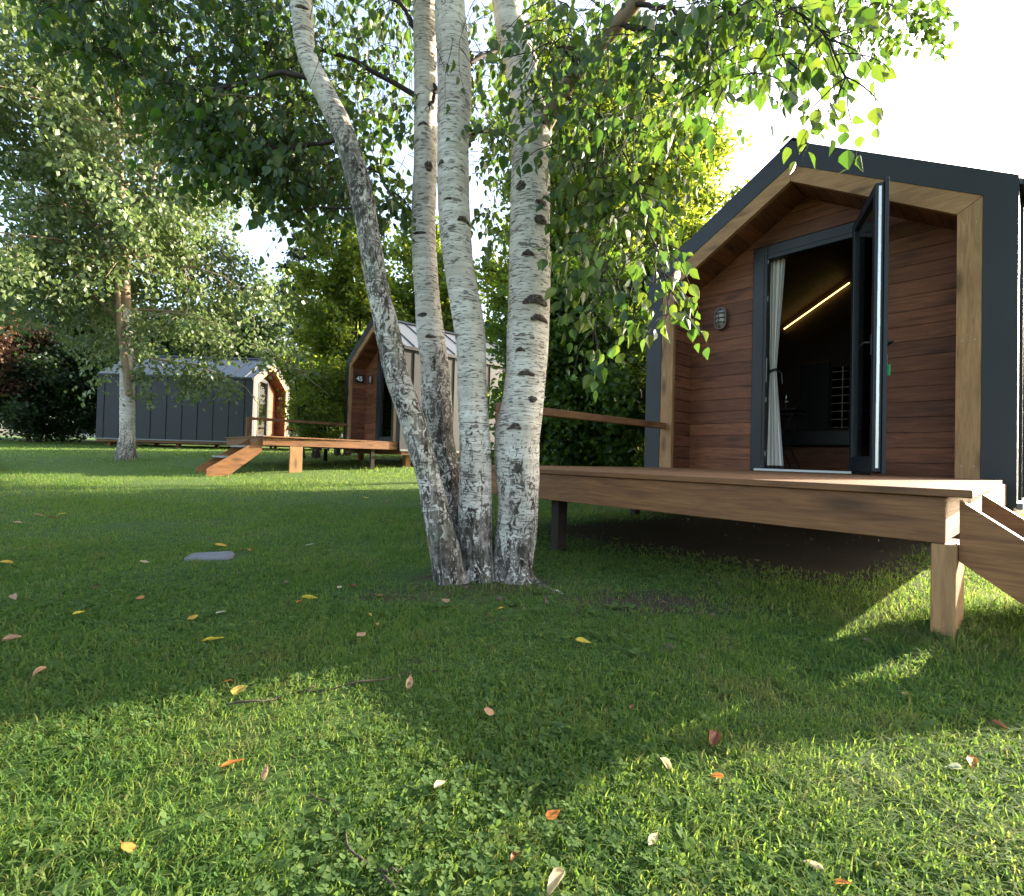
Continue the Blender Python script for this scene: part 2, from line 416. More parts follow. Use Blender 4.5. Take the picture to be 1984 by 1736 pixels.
def build_hills():
    n = 90; V = []; F = []
    for i in range(n+1):
        a = R(-10 + 200*i/n); d = 420
        h = 14 + 9*math.sin(i*.35) + 6*math.sin(i*.83+1)
        for rr, hh in ((d*.75, 1.5), (d*.88, h*.6), (d, h), (d*1.2, h*.2)):
            V.append((rr*math.cos(a), rr*math.sin(a), hh))
    for i in range(n):
        for k in range(3): F.append((i*4+k, (i+1)*4+k, (i+1)*4+k+1, i*4+k+1))
    t_ = NT('wooded_hill'); c = t_.ramp(t_.noise(t_.coords(), .08, 6, .7), [(.3, (.03, .055, .035)), (.7, (.07, .10, .06))]); t_.base(c, .9)
    link('hills', np_mesh('hills', V, [np.array(F)], True), t_.m, kind='structure')
build_hills()

# ------------------------------------------------------------------ cabins (local x along the front, y inwards, z up from the cabin's own datum)
W, MM, T = 2.5581, .1812, .1384
ZD, ZEW, ZAW, ZEC, ZAC, ZB, ZAI, ZEI = .4875, 2.5181, 3.2775, 2.593, 3.5005, .3011, 3.1307, 2.4293
UC = W/2
UL, UR = -MM, W + MM
REC = .42
A0, B0 = .128, W - .128                       # porch lining faces
SLI = (ZAI - ZEI) / (UC - T)                  # inner slope
def zin(u, off=0.0): return ZEI - off + SLI * (min(u, W-u) - T)
SLO = (ZAC - ZEC) / (UC - UL)

def wall_boards(m, y0, y1, gaps, pitch=.128, z0=ZD-.02, ztop=None):
    """horizontal boards under the sloping lining, leaving out the intervals of `gaps` (u0,u1,ztop)"""
    zl = zin(A0); z = z0
    zap = zin(UC)
    while z < zap - .01:
        z1 = min(z + pitch - .004, zap - .003)
        lo = lambda q: A0 + max(0.0, (q - zl) / SLI)
        segs = [(None, None)]
        for (u0, u1, zt) in gaps:
            if z < zt - .02: segs = [(None, u0), (u1, None)]
        for (a, b) in segs:
            pl, pr = [], []
            if a is None:
                pl = [(lo(z), z)] + ([(A0, zl)] if z < zl < z1 else []) + [(lo(z1), z1)]
            else: pl = [(a, z), (a, z1)]
            if b is None:
                pr = [(W-lo(z), z)] + ([(B0, zl)] if z < zl < z1 else []) + [(W-lo(z1), z1)]
            else: pr = [(b, z), (b, z1)]
            m.xz(pr + pl[::-1], y0, y1)
        z += pitch

def seam_ribs(L): return [(.3 + .54*i) for i in range(int((L-.3)/.54)+1)]

def make_cabin(label, L, door_open):
    root = thing('cabin', label, 'cabin', group='matching gabled holiday cabins')
    mt, rf = MAT['metal'], MAT['metal_roof']
    # front ring of folded sheet metal
    m = MB()
    outer = [(UL, ZB), (UL, ZEC), (UC, ZAC), (UR, ZEC), (UR, ZB)]
    inner = [(0, ZB), (0, ZEW), (UC, ZAW), (W, ZEW), (W, ZB)]
    for i in range(4): m.xz([outer[i], outer[i+1], inner[i+1], inner[i]], 0.0, .055)
    m.build('front_fascia', mt, root)
    # timber frame inside the ring
    m = MB(); m2 = MB()
    inn = [(T, ZD-.02), (T, ZEI), (UC, ZAI), (W-T, ZEI), (W-T, ZD-.02)]
    wo = [(0.002, ZD-.02), (0.002, ZEW), (UC, ZAW-.002), (W-.002, ZEW), (W-.002, ZD-.02)]
    for i in (1, 2):
        a, b, c, d = [Vector((p[0], 0, p[1])) for p in (wo[i], wo[i+1], inn[i+1], inn[i])]
        e = .0012
        m.xz([(p.x, p.z) for p in (a.lerp(b, e), b.lerp(a, e), c.lerp(d, e), d.lerp(c, e))], .006, .055)
    for i in (0, 3):
        a, b, c, d = wo[i], wo[i+1], inn[i+1], inn[i]; m2 = MB()
        m2.xz([(a[0], a[1]), (b[0], b[1] - (.003 if i == 0 else 0)), (c[0], c[1]), (d[0], d[1])] if i == 0 else
              [(a[0], a[1]-.003), (b[0], b[1]), (c[0], c[1]), (d[0], d[1]-.003)], .006, .055)
        m2.build('corner_post', MAT['tan_z'], root)
    m.build('gable_trim', MAT['tan_x'], root)
    m = MB()
    for x in (.035, T-.035, W-.035, W-T+.035):
        for z in (ZD+.09, ZD+1.0, ZD+1.85): m.xz([(x+.0035*math.cos(k*1.047), z+.0035*math.sin(k*1.047)) for k in range(6)], .0045, .0058)
    sc_ = m.build('screw_heads', MAT['zinc'], root); sc_['kind'] = 'stuff'
    # porch lining: side boards and sloping ceiling boards
    m = MB(); z = ZD-.02
    while z < zin(A0) - .01:
        z1 = min(z + .122, zin(A0)-.002)
        m.box(A0-.018, A0, .057, REC, z, z1, .002); m.box(B0, B0+.018, .057, REC, z, z1, .002); z += .128
    for sgn in (0, 1):
        n_b = 9; u = A0; du = (UC - A0) / n_b
        for k in range(n_b):
            u0, u1 = A0 + du*k, A0 + du*(k+1) - .004
            q = [(u0, zin(u0)+.004), (u1, zin(u1)+.004), (u1, zin(u1)+.022), (u0, zin(u0)+.022)]
            if sgn: q = [(W-x, zz) for x, zz in q]
            m.xz(q, .057, REC)
    m.build('porch_lining', MAT['red_y'], root)
    D0, D1, DT = .806, 1.825, 2.755
    m = MB(); wall_boards(m, REC, REC+.02, [(D0, D1, DT)]); m.build('porch_wall', MAT['red_x'], root)
    # door frame
    m = MB()
    m.box(D0+.002, .945, REC-.03, REC+.06, ZD, DT, .004); m.box(1.69, D1-.002, REC-.03, REC+.06, ZD, DT, .004)
    m.box(.947, 1.688, REC-.03, REC+.06, 2.615, DT, .004)
    m.box(.90, .915, REC-.036, REC-.028, ZD+.1, DT-.06); m.box(.92, 1.70, REC-.036, REC-.028, 2.66, 2.672)
    fr = m.build('door_frame', MAT['metal_dark'], root)
    m = MB(); m.box(.86, 1.70, REC-.07, REC+.08, ZD-.002, ZD+.022, .003); m.build('threshold', MAT['zinc'], root)
    m = MB()
    for zz, hh in ((2.60, .05), (2.22, .05), (1.50, .24), (1.2, .05), (.66, .05)): m = MB(); m.box(.9435, .9475, REC-.018, REC-.004, zz-hh/2, zz+hh/2); m.build('strike_plate', MAT['white_metal'], fr)
    # door leaf, built hinged on x=0 and reaching to +x; z from ZD
    LW, zb, zt = .765, ZD+.028, 2.70
    leaf = bpy.data.objects.new('door', None)
    m = MB(); s_ = .075; y0, y1 = -.028, .028
    m.box(0, s_, y0, y1, zb, zt, .004); m.box(LW-s_, LW, y0, y1, zb, zt, .004)
    m.box(s_, LW-s_, y0, y1, zb, zb+.12, .004); m.box(s_, LW-s_, y0, y1, zt-s_, zt, .004)
    # outer rebate flange, a little larger than the leaf
    for q in ((-.018, .06, zb-.012, zt+.022), (LW-.06, LW+.02, zb-.012, zt+.022), (.06, LW-.06, zt-.06, zt+.022), (.06, LW-.06, zb-.012, zb+.05)):
        m.box(q[0], q[1], y1+.001, y1+.026, q[2], q[3], .003)
    door = m.build('door', MAT['metal_dark'], root)
    m = MB(); m.box(s_-.01, LW-s_+.01, -.006, .006, zb+.11, zt-s_+.01); m.build('door_glass', MAT['glass'], door)
    m = MB(); m.box(LW+.0005, LW+.003, -.008, .010, zb+.03, zt-.03)
    for k in range(7): m.box(LW+.003, LW+.006, -.008, .010, zb+.25+k*.28, zb+.31+k*.28)
    m.build('lock_strip', MAT['white_metal'], door)
    for yy, sg in ((y0, -1), (y1+.026, 1)):
        zh = 1.50; m = MB()
        m.box(LW-.07, LW-.035, min(yy, yy+sg*.008), max(yy, yy+sg*.008), zh-.10, zh+.06, .002)
        m.tube([(LW-.052, yy, zh), (LW-.052, yy+sg*.045, zh), (LW-.06, yy+sg*.05, zh), (LW-.17, yy+sg*.05, zh)], .009, 8)
        m.build('door_handle', MAT['black'], door)
    if door_open:
        door.location = (1.700, REC-.045, 0); d_ = Vector((.318, -.70)); door.rotation_euler = (0, 0, math.atan2(d_.y, d_.x))
    else:
        door.location = (1.706, REC+.005, 0); door.rotation_euler = (0, 0, math.pi)
    if not door_open:
        m = MB()
        for k in range(14): x = .955+k*.0525; m.box(x, x+.05, REC+.045+.012*(k % 2), REC+.05+.012*(k % 2), ZD+.05, 2.60)
        m.build('door_curtain', MAT['cloth_tan'], root)
    # bulkhead lamp
    m = MB(); ring = []
    def oval(a, rx, rz): return (.476 + rx*math.copysign(abs(math.cos(a))**.7, math.cos(a)), 2.104 + rz*math.copysign(abs(math.sin(a))**.7, math.sin(a)))
    N = 24
    m.xz([oval(2*math.pi*k/N, .068, .118) for k in range(N)], REC-.03, REC)
    for k in range(N):
        a0, a1 = 2*math.pi*k/N, 2*math.pi*(k+1)/N
        m.xz([oval(a0, .068, .118), oval(a1, .068, .118), oval(a1, .052, .098), oval(a0, .052, .098)], REC-.052, REC-.0301)
    lamp = m.build('wall_lamp', MAT['bronze'], root)
    V = []; F = []
    for j in range(5):
        q = j/4; s2 = math.cos(q*math.pi/2)
        for k in range(N):
            x, z = oval(2*math.pi*k/N, .05*s2+.001, .095*s2+.001); V.append((x, REC-.035-.045*math.sin(q*math.pi/2), z))
    for j in range(4):
        for k in range(N): F.append((j*N+k, j*N+(k+1) % N, (j+1)*N+(k+1) % N, (j+1)*N+k))
    link('lamp_glass', np_mesh('lamp_glass', V, [np.array(F)], True), MAT['opal'], lamp)
    m = MB()
    for zz in (2.055, 2.104, 2.153): m.tube([(.424, REC-.05, zz), (.44, REC-.083, zz), (.476, REC-.092, zz), (.512, REC-.083, zz), (.528, REC-.05, zz)], .0055, 6)
    m.tube([(.476, REC-.05, 2.00), (.476, REC-.088, 2.03), (.476, REC-.095, 2.104), (.476, REC-.088, 2.18), (.476, REC-.05, 2.21)], .0055, 6)
    m.build('lamp_cage', MAT['bronze'], lamp)
    # shell
    for sd_, nm in ((0, 'side_wall'), (1, 'side_wall')):
        m = MB(); x0, x1 = (UL+.004, UL+.09) if sd_ == 0 else (UR-.09, UR-.004)
        m.box(x0, x1, .056, L-.02, ZB, ZEC-.01)
        for yy in seam_ribs(L):
            if sd_ == 0: m.box(UL-.014, UL+.004, yy-.005, yy+.005, ZB+.04, ZEC-.03)
            else: m.box(UR-.004, UR+.014, yy-.005, yy+.005, ZB+.04, ZEC-.03)
        m.build(nm, mt, root)
        m = MB()
        if sd_ == 0: m.box(UL-.03, UL+.003, .004, L, ZB-.012, ZB+.03)
        else: m.box(UR-.003, UR+.03, .004, L, ZB-.012, ZB+.03)
        m.build('base_trim', MAT['base_grey'], root)
    m = MB(); th = .07
    for sgn in (0, 1):
        fx = (lambda x: x) if sgn == 0 else (lambda x: W - x)
        e0 = (UL-.02, ZEC - .02*SLO + .002)
        m.xz([(fx(e0[0]), e0[1]), (fx(UC), ZAC+.002), (fx(UC), ZAC-th), (fx(e0[0]), e0[1]-th*.6)], .0555, L)
        for yy in seam_ribs(L):
            m.xz([(fx(e0[0]), e0[1]+.001), (fx(UC), ZAC+.003), (fx(UC), ZAC+.030), (fx(e0[0]), e0[1]+.028)], yy-.006, yy+.006)
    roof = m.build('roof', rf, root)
    m = MB()
    for sgn in (0, 1):
        fx = (lambda x: x) if sgn == 0 else (lambda x: W - x)
        m.xz([(fx(UC-.11), ZAC-.11*SLO+.032), (fx(UC), ZAC+.034), (fx(UC), ZAC+.044), (fx(UC-.115), ZAC-.115*SLO+.042)], .03, L+.01)
        a, b = sorted((fx(UL-.045), fx(UL-.0205))); m.box(a, b, .02, L, ZEC-.085, ZEC-.012)
    m.build('ridge_cap', MAT['metal_dark'], roof)
    m = MB(); m.xz([(UL+.01, ZB), (UL+.01, ZEC-.02), (UC, ZAC-.05), (UR-.01, ZEC-.02), (UR-.01, ZB)][::-1], L-.019, L-.001); m.build('rear_wall', mt, root)
    m = MB(); m.box(UL+.02, UR-.02, .06, L-.02, ZB-.09, ZB+.08); m.build('floor_frame', MAT['deck_y'], root)
    for (x, y) in ((.1, .35), (W-.1, .35), (.1, L/2), (W-.1, L/2), (.1, L-.3), (W-.1, L-.3)):
        m = MB(); m.box(x-.06, x+.06, y-.06, y+.06, -.35, ZB-.091); m.build('foundation_post', MAT['deck_z'], root)
    # dark timber room behind the door
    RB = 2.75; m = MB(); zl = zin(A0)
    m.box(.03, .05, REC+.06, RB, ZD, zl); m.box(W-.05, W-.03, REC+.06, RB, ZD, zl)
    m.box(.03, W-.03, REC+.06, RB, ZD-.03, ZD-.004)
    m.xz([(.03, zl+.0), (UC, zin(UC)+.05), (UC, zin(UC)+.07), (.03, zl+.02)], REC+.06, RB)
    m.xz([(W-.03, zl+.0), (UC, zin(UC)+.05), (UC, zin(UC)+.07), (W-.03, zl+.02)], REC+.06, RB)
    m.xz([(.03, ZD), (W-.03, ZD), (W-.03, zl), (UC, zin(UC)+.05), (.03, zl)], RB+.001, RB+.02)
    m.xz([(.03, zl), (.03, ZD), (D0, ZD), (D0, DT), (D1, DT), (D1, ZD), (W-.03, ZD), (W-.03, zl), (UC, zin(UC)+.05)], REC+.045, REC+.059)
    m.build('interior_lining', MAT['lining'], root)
    return root, door

def place(o, c): o.location = (c['x'], c['y'], c['dz']); o.rotation_euler = (0, 0, c['yaw'])

def number_plate(root, txt, side):
    yc, zc = .24, 2.14
    m = MB(); x = A0 if side == 'left' else B0
    if side == 'left': m.box(x+.001, x+.010, yc-.125, yc+.125, zc-.10, zc+.10, .002)
    else: m.box(x-.010, x-.001, yc-.125, yc+.125, zc-.10, zc+.10, .002)
    p = m.build('number_plate', MAT['plate'], root)
    cu = bpy.data.curves.new('number_text', 'FONT'); cu.body = txt; cu.size = .165; cu.align_x = 'CENTER'; cu.align_y = 'CENTER'; cu.extrude = .0015
    cu.offset = .004
    tmp = bpy.data.objects.new('number_text_curve', cu); COL.objects.link(tmp); bpy.context.view_layer.update()
    me = bpy.data.meshes.new_from_object(tmp.evaluated_get(bpy.context.evaluated_depsgraph_get())); bpy.data.objects.remove(tmp)
    o = link('number_text', me, MAT['white'], p)
    if side == 'left': cols = ((0, 1, 0), (0, 0, 1), (1, 0, 0)); loc = (x+.0125, yc, zc)
    else: cols = ((0, -1, 0), (0, 0, 1), (-1, 0, 0)); loc = (x-.0125, yc, zc)
    mm = Matrix.Identity(4)
    for j in range(3):
        for i in range(3): mm[i][j] = cols[j][i]
        mm[j][3] = loc[j]
    o.matrix_local = mm

cabA, doorA = make_cabin('nearest cabin, its dark glazed door standing open onto the big right-hand deck', 5.41, True)
place(cabA, CAB_A)
cabB, _d = make_cabin('cabin numbered 45 behind the birch trunks, pale sunlit roof slope and closed door', 5.41, False)
place(cabB, CAB_B)
cabC = copy_tree(cabB); place(cabC, CAB_C)
cabC['label'] = 'farthest cabin, numbered 44, long charcoal side wall behind the left birch'
number_plate(cabB, '45', 'left'); number_plate(cabC, '44', 'right')
# interior extras of the open cabin, parts of it
m = MB(); a, b = Vector((.294, 2.72, 2.476)), Vector((1.08, 2.72, 2.947)); m.tube([a, b], .008, 8); m.build('led_strip', MAT['led'], cabA)
m = MB(); m.box(.895, 1.085, 2.735, 2.745, 1.02, 1.86); mir = m.build('window_mirror', MAT['mirror'], cabA)  # mirror pane added in place of a window, reflects the bright doorway
m = MB()
for k in range(8): m.box(.895, 1.085, 2.728, 2.733, 1.06+k*.105, 1.068+k*.105)
m.box(1.012, 1.020, 2.722, 2.727, 1.02, 1.86); m.build('window_blind', MAT['cloth'], mir)
m = MB(); m.box(.52, .88, 2.70, 2.74, 1.0, 1.95, .01); m.build('dark_panel', MAT['black'], cabA)

# things inside the open cabin
def world_of(c, p):
    ca, sa = math.cos(c['yaw']), math.sin(c['yaw']); x, y, z = p
    return (c['x'] + x*ca - y*sa, c['y'] + x*sa + y*ca, c['dz'] + z)
def loose(name, label, cat, p, group=None):
    return thing(name, label, cat, world_of(CAB_A, p), CAB_A['yaw'], group)
cu = loose('curtain', 'off-white curtain tied back at the left side of the open cabin doorway', 'curtain', (.98, .50, ZD))
V = []; F = []; NU, NZ = 60, 30
for j in range(NZ+1):
    z = .055 + (2.62-ZD-.055)*j/NZ; zz = z + ZD
    k = math.exp(-((zz-1.5)/.33)**2); k2 = np.interp(zz, [.5, 1.5, 2.65], [.085, .03, .082])
    cx = np.interp(zz, [.5, 1.5, 2.65], [.02, -.005, .005])
    for i in range(NU+1):
        q = i/NU*2-1
        V.append((cx + q*k2, .028*math.sin(q*13+.3*math.sin(zz*3))*(1-.5*k) + .008*math.sin(q*31+zz), z))
for j in range(NZ):
    for i in range(NU): n0 = j*(NU+1)+i; F.append((n0, n0+1, n0+NU+2, n0+NU+1))
link('curtain_cloth', np_mesh('curtain_cloth', V, [np.array(F)], True), MAT['cloth'], cu)
V = [(.02+(i/40*2-1)*.087, .030*math.sin((i/40*2-1)*13), zz) for zz in (.004, .054) for i in range(41)]
link('hem', np_mesh('hem', V, [np.array([(i, i+1, i+42, i+41) for i in range(40)])], True), MAT['cloth_hem'], cu)
m = MB(); m.tube([(-.005+.036*math.cos(a), .030*math.sin(a), 1.5-ZD+.012*math.cos(a)) for a in np.linspace(0, 2*math.pi, 17)], .012, 6)
m.tube([(.03, .0, 1.51-ZD), (.075, .01, 1.47-ZD), (.085, .0, 1.36-ZD)], .006, 6); m.build('tie_back', MAT['black'], cu)
tb = loose('folding_table', 'small black folding bistro table behind the tied curtain', 'table', (.90, 1.02, ZD))
m = MB(); m.box(-.17, .17, -.17, .17, .645, .662, .003); m.box(-.15, .15, -.15, .15, .595, .61, .002); m.build('table_top', MAT['black'], tb)
for s1 in (-1, 1):
    m = MB()
    m.tube([(-.14*s1, -.13, 0), (.13*s1, -.13, .60)], .009, 6); m.tube([(-.14*s1, .13, 0), (.13*s1, .13, .60)], .009, 6)
    m.tube([(-.14*s1, -.13, .01), (-.14*s1, .13, .01)], .008, 6); m.build('leg', MAT['black'], tb)
wg = loose('wine_glass', 'small clear glass standing on the folding table in the doorway', 'glass', (.93, 1.0, ZD+.6625))
V = []; F = []; pr = [(.03, 0), (.004, .006), (.004, .07), (.028, .095), (.032, .13), (.026, .165)]
for r_, z in pr: V += [(r_*math.cos(2*math.pi*k/14), r_*math.sin(2*math.pi*k/14), z) for k in range(14)]
for j in range(5): F += [(j*14+k, j*14+(k+1) % 14, (j+1)*14+(k+1) % 14, (j+1)*14+k) for k in range(14)]
link('bowl', np_mesh('bowl', V, [np.array(F)], True), glassmat('wine_glass', (.8, .7, .7), .5), wg)
bd = loose('bed', 'dark covered bed along the back of the open cabin room', 'bed', (1.2, 2.2, ZD))
m = MB(); m.box(-.95, .95, -.45, .42, .28, .50, .03); m.build('mattress', MAT['black'], bd)
m = MB(); m.box(-1.0, 1.0, -.47, .44, 0.0, .278, .01); m.build('bed_frame', MAT['red_x'], bd)
ky = loose('key_tag', 'green key tag hanging from the lock of the open cabin door', 'key tag', (0, 0, 0))
dl = doorA.matrix_basis; p = dl @ Vector((.765-.052, .056+.012, 1.40))
ky.location = world_of(CAB_A, p)
m = MB(); m.tube([(.0, 0, .0), (.0, 0, -.075)], .004, 6); m.build('key', MAT['zinc'], ky)
m = MB(); m.box(-.022, .022, -.004, .004, -.16, -.075, .003); m.build('tag', MAT['green_tag'], ky)

# ------------------------------------------------------------------ decks
VD, VB, TB, HB = 2.7448, 2.7248, .0252, .150
def make_deck(label, cab, stair, rail_u=.05, ground_local=None):
    root = thing('wooden_deck', label, 'deck', group='raised timber decks in front of the cabins')
    gl = ground_local
    n = 19; pw = VD / n
    m = MB()
    for k in range(n):
        y1 = -k*pw - .004; y0 = -(k+1)*pw + (.001 if k == n-1 else 0)
        e = 2.6715 + (2.7567-2.6715)*((k+.5)/n) + RNG.uniform(-.003, .003)
        m.box(-.04, e, y0, y1, ZD-TB, ZD, .0025)
    m.build('decking', MAT['deck_x'], root)
    zt = ZD-TB-.0015; zb = zt-HB
    m = MB(); m.box(0.0, 2.691, -VB, -VB+.045, zb, zt, .003); m.build('front_beam', MAT['deck_x'], root)
    m = MB(); m.box(2.646, 2.690, -VB+.047, -.02, zb+.004, zt, .003); m.build('side_beam', MAT['deck_y'], root)
    m = MB(); m.box(0.0, .044, -VB+.047, -.02, zb+.004, zt, .003); m.build('side_beam', MAT['deck_y'], root)
    m = MB()
    for x in (.55, 1.1, 1.65, 2.2): m.box(x-.022, x+.022, -VB+.047, -.02, zb+.02, zt)
    m.build('joists', MAT['deck_y'], root)
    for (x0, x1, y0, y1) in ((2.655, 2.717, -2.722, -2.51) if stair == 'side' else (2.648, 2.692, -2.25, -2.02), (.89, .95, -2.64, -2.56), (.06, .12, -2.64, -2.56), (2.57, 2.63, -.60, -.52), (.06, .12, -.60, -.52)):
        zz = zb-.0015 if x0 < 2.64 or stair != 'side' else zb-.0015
        m = MB(); m.box(x0, x1, y0, y1, -.45, zz, .004); m.build('post', MAT['tan_z'] if x0 > 2 and y0 < -1 else MAT['shade_dark'], root)
    # low handrail on one side
    m = MB(); m.box(rail_u-.035, rail_u+.035, -2.36, -.008, .905, .968, .004); m.build('handrail', MAT['deck_y'], root)
    m = MB(); m.box(rail_u-.034, rail_u+.034, -2.36, -2.27, ZD, .9035, .004); m.build('rail_post', MAT['deck_z'], root)
    if stair == 'side':
        sl = -.75; x0 = 2.72; x1 = 3.36
        for v in (2.655, 1.98):
            m = MB(); yv = -v
            m.prism([(x0, yv-.022, .452), (x1, yv-.022, .452+sl*(x1-x0)), (x1-.02, yv-.022, -.05), (x1-.22, yv-.022, -.05), (x0, yv-.022, .255)], (0, .044, 0))
            m.build('stringer', MAT['deck_x'], root)
        for k in range(2):
            x = 2.95+k*.25; z = .215-k*.17
            m = MB(); m.box(x-.11, x+.11, -2.632, -2.003, z-.025, z, .003); m.build('tread', MAT['tread'], root)
    elif stair == 'front':
        sl = -.655; y0 = 2.75; y1 = 3.58; zt_ = .43
        for x in (2.62, 1.80):
            m = MB()
            m.prism([(x-.022, -y0+.03, zt_+.02), (x-.022, -y1, zt_+sl*(y1-y0)), (x-.022, -y1+.01, -.30), (x-.022, -y1+.26, -.30), (x-.022, -y0+.03, .20)], (.044, 0, 0))
            m.build('stringer', MAT['deck_y'], root)
        for k in range(2):
            y = 2.93+k*.30; z = .30-k*.195
            m = MB(); m.box(1.824, 2.596, -y-.12, -y+.12, z-.03, z, .003); m.build('tread', MAT['tread'], root)
    place(root, cab)
    return root
make_deck('large near deck on stilts under the open cabin door, thick front beam with knots', CAB_A, 'side')
make_deck('low deck of cabin 45 with ramp-like sloping stair stringers toward the lawn', CAB_B, 'front')
make_deck('mostly hidden deck in front of cabin 44, only its side rail showing', CAB_C, None, rail_u=2.60)

# ------------------------------------------------------------------ foliage machinery
LEAF6 = np.array([(0, 0, 0), (.07, .20, .04), (.24, .37, .09), (.46, .38, .10), (.70, .22, .05), (1, 0, 0), (.70, -.22, .05), (.46, -.38, .10), (.24, -.37, .09), (.07, -.20, .04)], float)
def frames(D, Nn):
    D = D / np.linalg.norm(D, axis=1, keepdims=True)
    S = np.cross(Nn, D); l = np.linalg.norm(S, axis=1, keepdims=True); l[l < 1e-6] = 1; S /= l
    return D, S, np.cross(D, S)
def leaf_mesh(name, P, D, size, rng, detail=True, width=1.0):
    n = len(P); Nn = rng.normal(size=(n, 3)) + np.array([0, 0, .35])
    D, S, N3 = frames(D, Nn); size = np.asarray(size)[:, None, None]
    if detail:
        T6 = LEAF6; K = len(T6)
        curl = rng.normal(size=(n, 1, 1))*.16-.10; fold = rng.uniform(.2, 2.2, (n, 1, 1)); wv = width*rng.uniform(.72, 1.12, (n, 1, 1)); sk = rng.normal(size=(n, 1, 1))*.10
        xx = T6[None, :, 0:1]; zz = fold*T6[None, :, 2:3] + curl*xx**2
        V = P[:, None] + size*(xx*D[:, None] + (wv*T6[None, :, 1:2] + sk*xx**2)*S[:, None] + zz*N3[:, None])
        b = np.arange(n)[:, None]*K
        F = np.concatenate([b + np.array([[0, 1, 2, 3, 4, 5]]), b + np.array([[0, 5, 6, 7, 8, 9]])])
        return np_mesh(name, V.reshape(-1, 3), [F])
    T4 = np.array([(0, 0, 0), (.45, .36, .06), (1, 0, 0), (.45, -.36, .06)])
    V = P[:, None] + size*(T4[None, :, 0:1]*D[:, None] + width*T4[None, :, 1:2]*S[:, None] + T4[None, :, 2:3]*N3[:, None])
    b = np.arange(n)[:, None]*4
    return np_mesh(name, V.reshape(-1, 3), [b + np.array([[0, 1, 2, 3]])])

def tubes_mesh(name, lines, sides=5):
    V = []; F = []; n0 = 0
    ang = np.arange(sides)*2*np.pi/sides
    for P, Rr in lines:
        P = np.asarray(P, float); Rr = np.asarray(Rr, float); k = len(P)
        Tn = np.gradient(P, axis=0); Tn /= np.linalg.norm(Tn, axis=1, keepdims=True)+1e-9
        A = np.where(np.abs(Tn[:, 2:3]) > .9, np.array([[1., 0, 0]]), np.array([[0, 0, 1.]]))
        U = np.cross(Tn, A); U /= np.linalg.norm(U, axis=1, keepdims=True)+1e-9; Wv = np.cross(Tn, U)
        V.append((P[:, None] + Rr[:, None, None]*(np.cos(ang)[None, :, None]*U[:, None] + np.sin(ang)[None, :, None]*Wv[:, None])).reshape(-1, 3))
        i, j = np.meshgrid(np.arange(k-1), np.arange(sides), indexing='ij'); i = i.ravel(); j = j.ravel(); j2 = (j+1) % sides
        F.append(n0 + np.stack([i*sides+j, i*sides+j2, (i+1)*sides+j2, (i+1)*sides+j], 1)); n0 += k*sides
    return np_mesh(name, np.concatenate(V), [np.concatenate(F)], True)

def spline(ctrl, n):
    c = np.asarray(ctrl, float); k = len(c)
    tt = np.concatenate([[0], np.cumsum(np.linalg.norm(np.diff(c[:, :3], axis=0), axis=1))]); tt /= tt[-1]
    t_ = np.linspace(0, 1, n); out = np.empty((n, c.shape[1]))
    mth = np.gradient(c, tt, axis=0)
    idx = np.clip(np.searchsorted(tt, t_, side='right')-1, 0, k-2)
    h = (tt[idx+1]-tt[idx])[:, None]; s = ((t_-tt[idx])/(tt[idx+1]-tt[idx]))[:, None]
    return (2*s**3-3*s**2+1)*c[idx] + (s**3-2*s**2+s)*h*mth[idx] + (-2*s**3+3*s**2)*c[idx+1] + (s**3-s**2)*h*mth[idx+1]

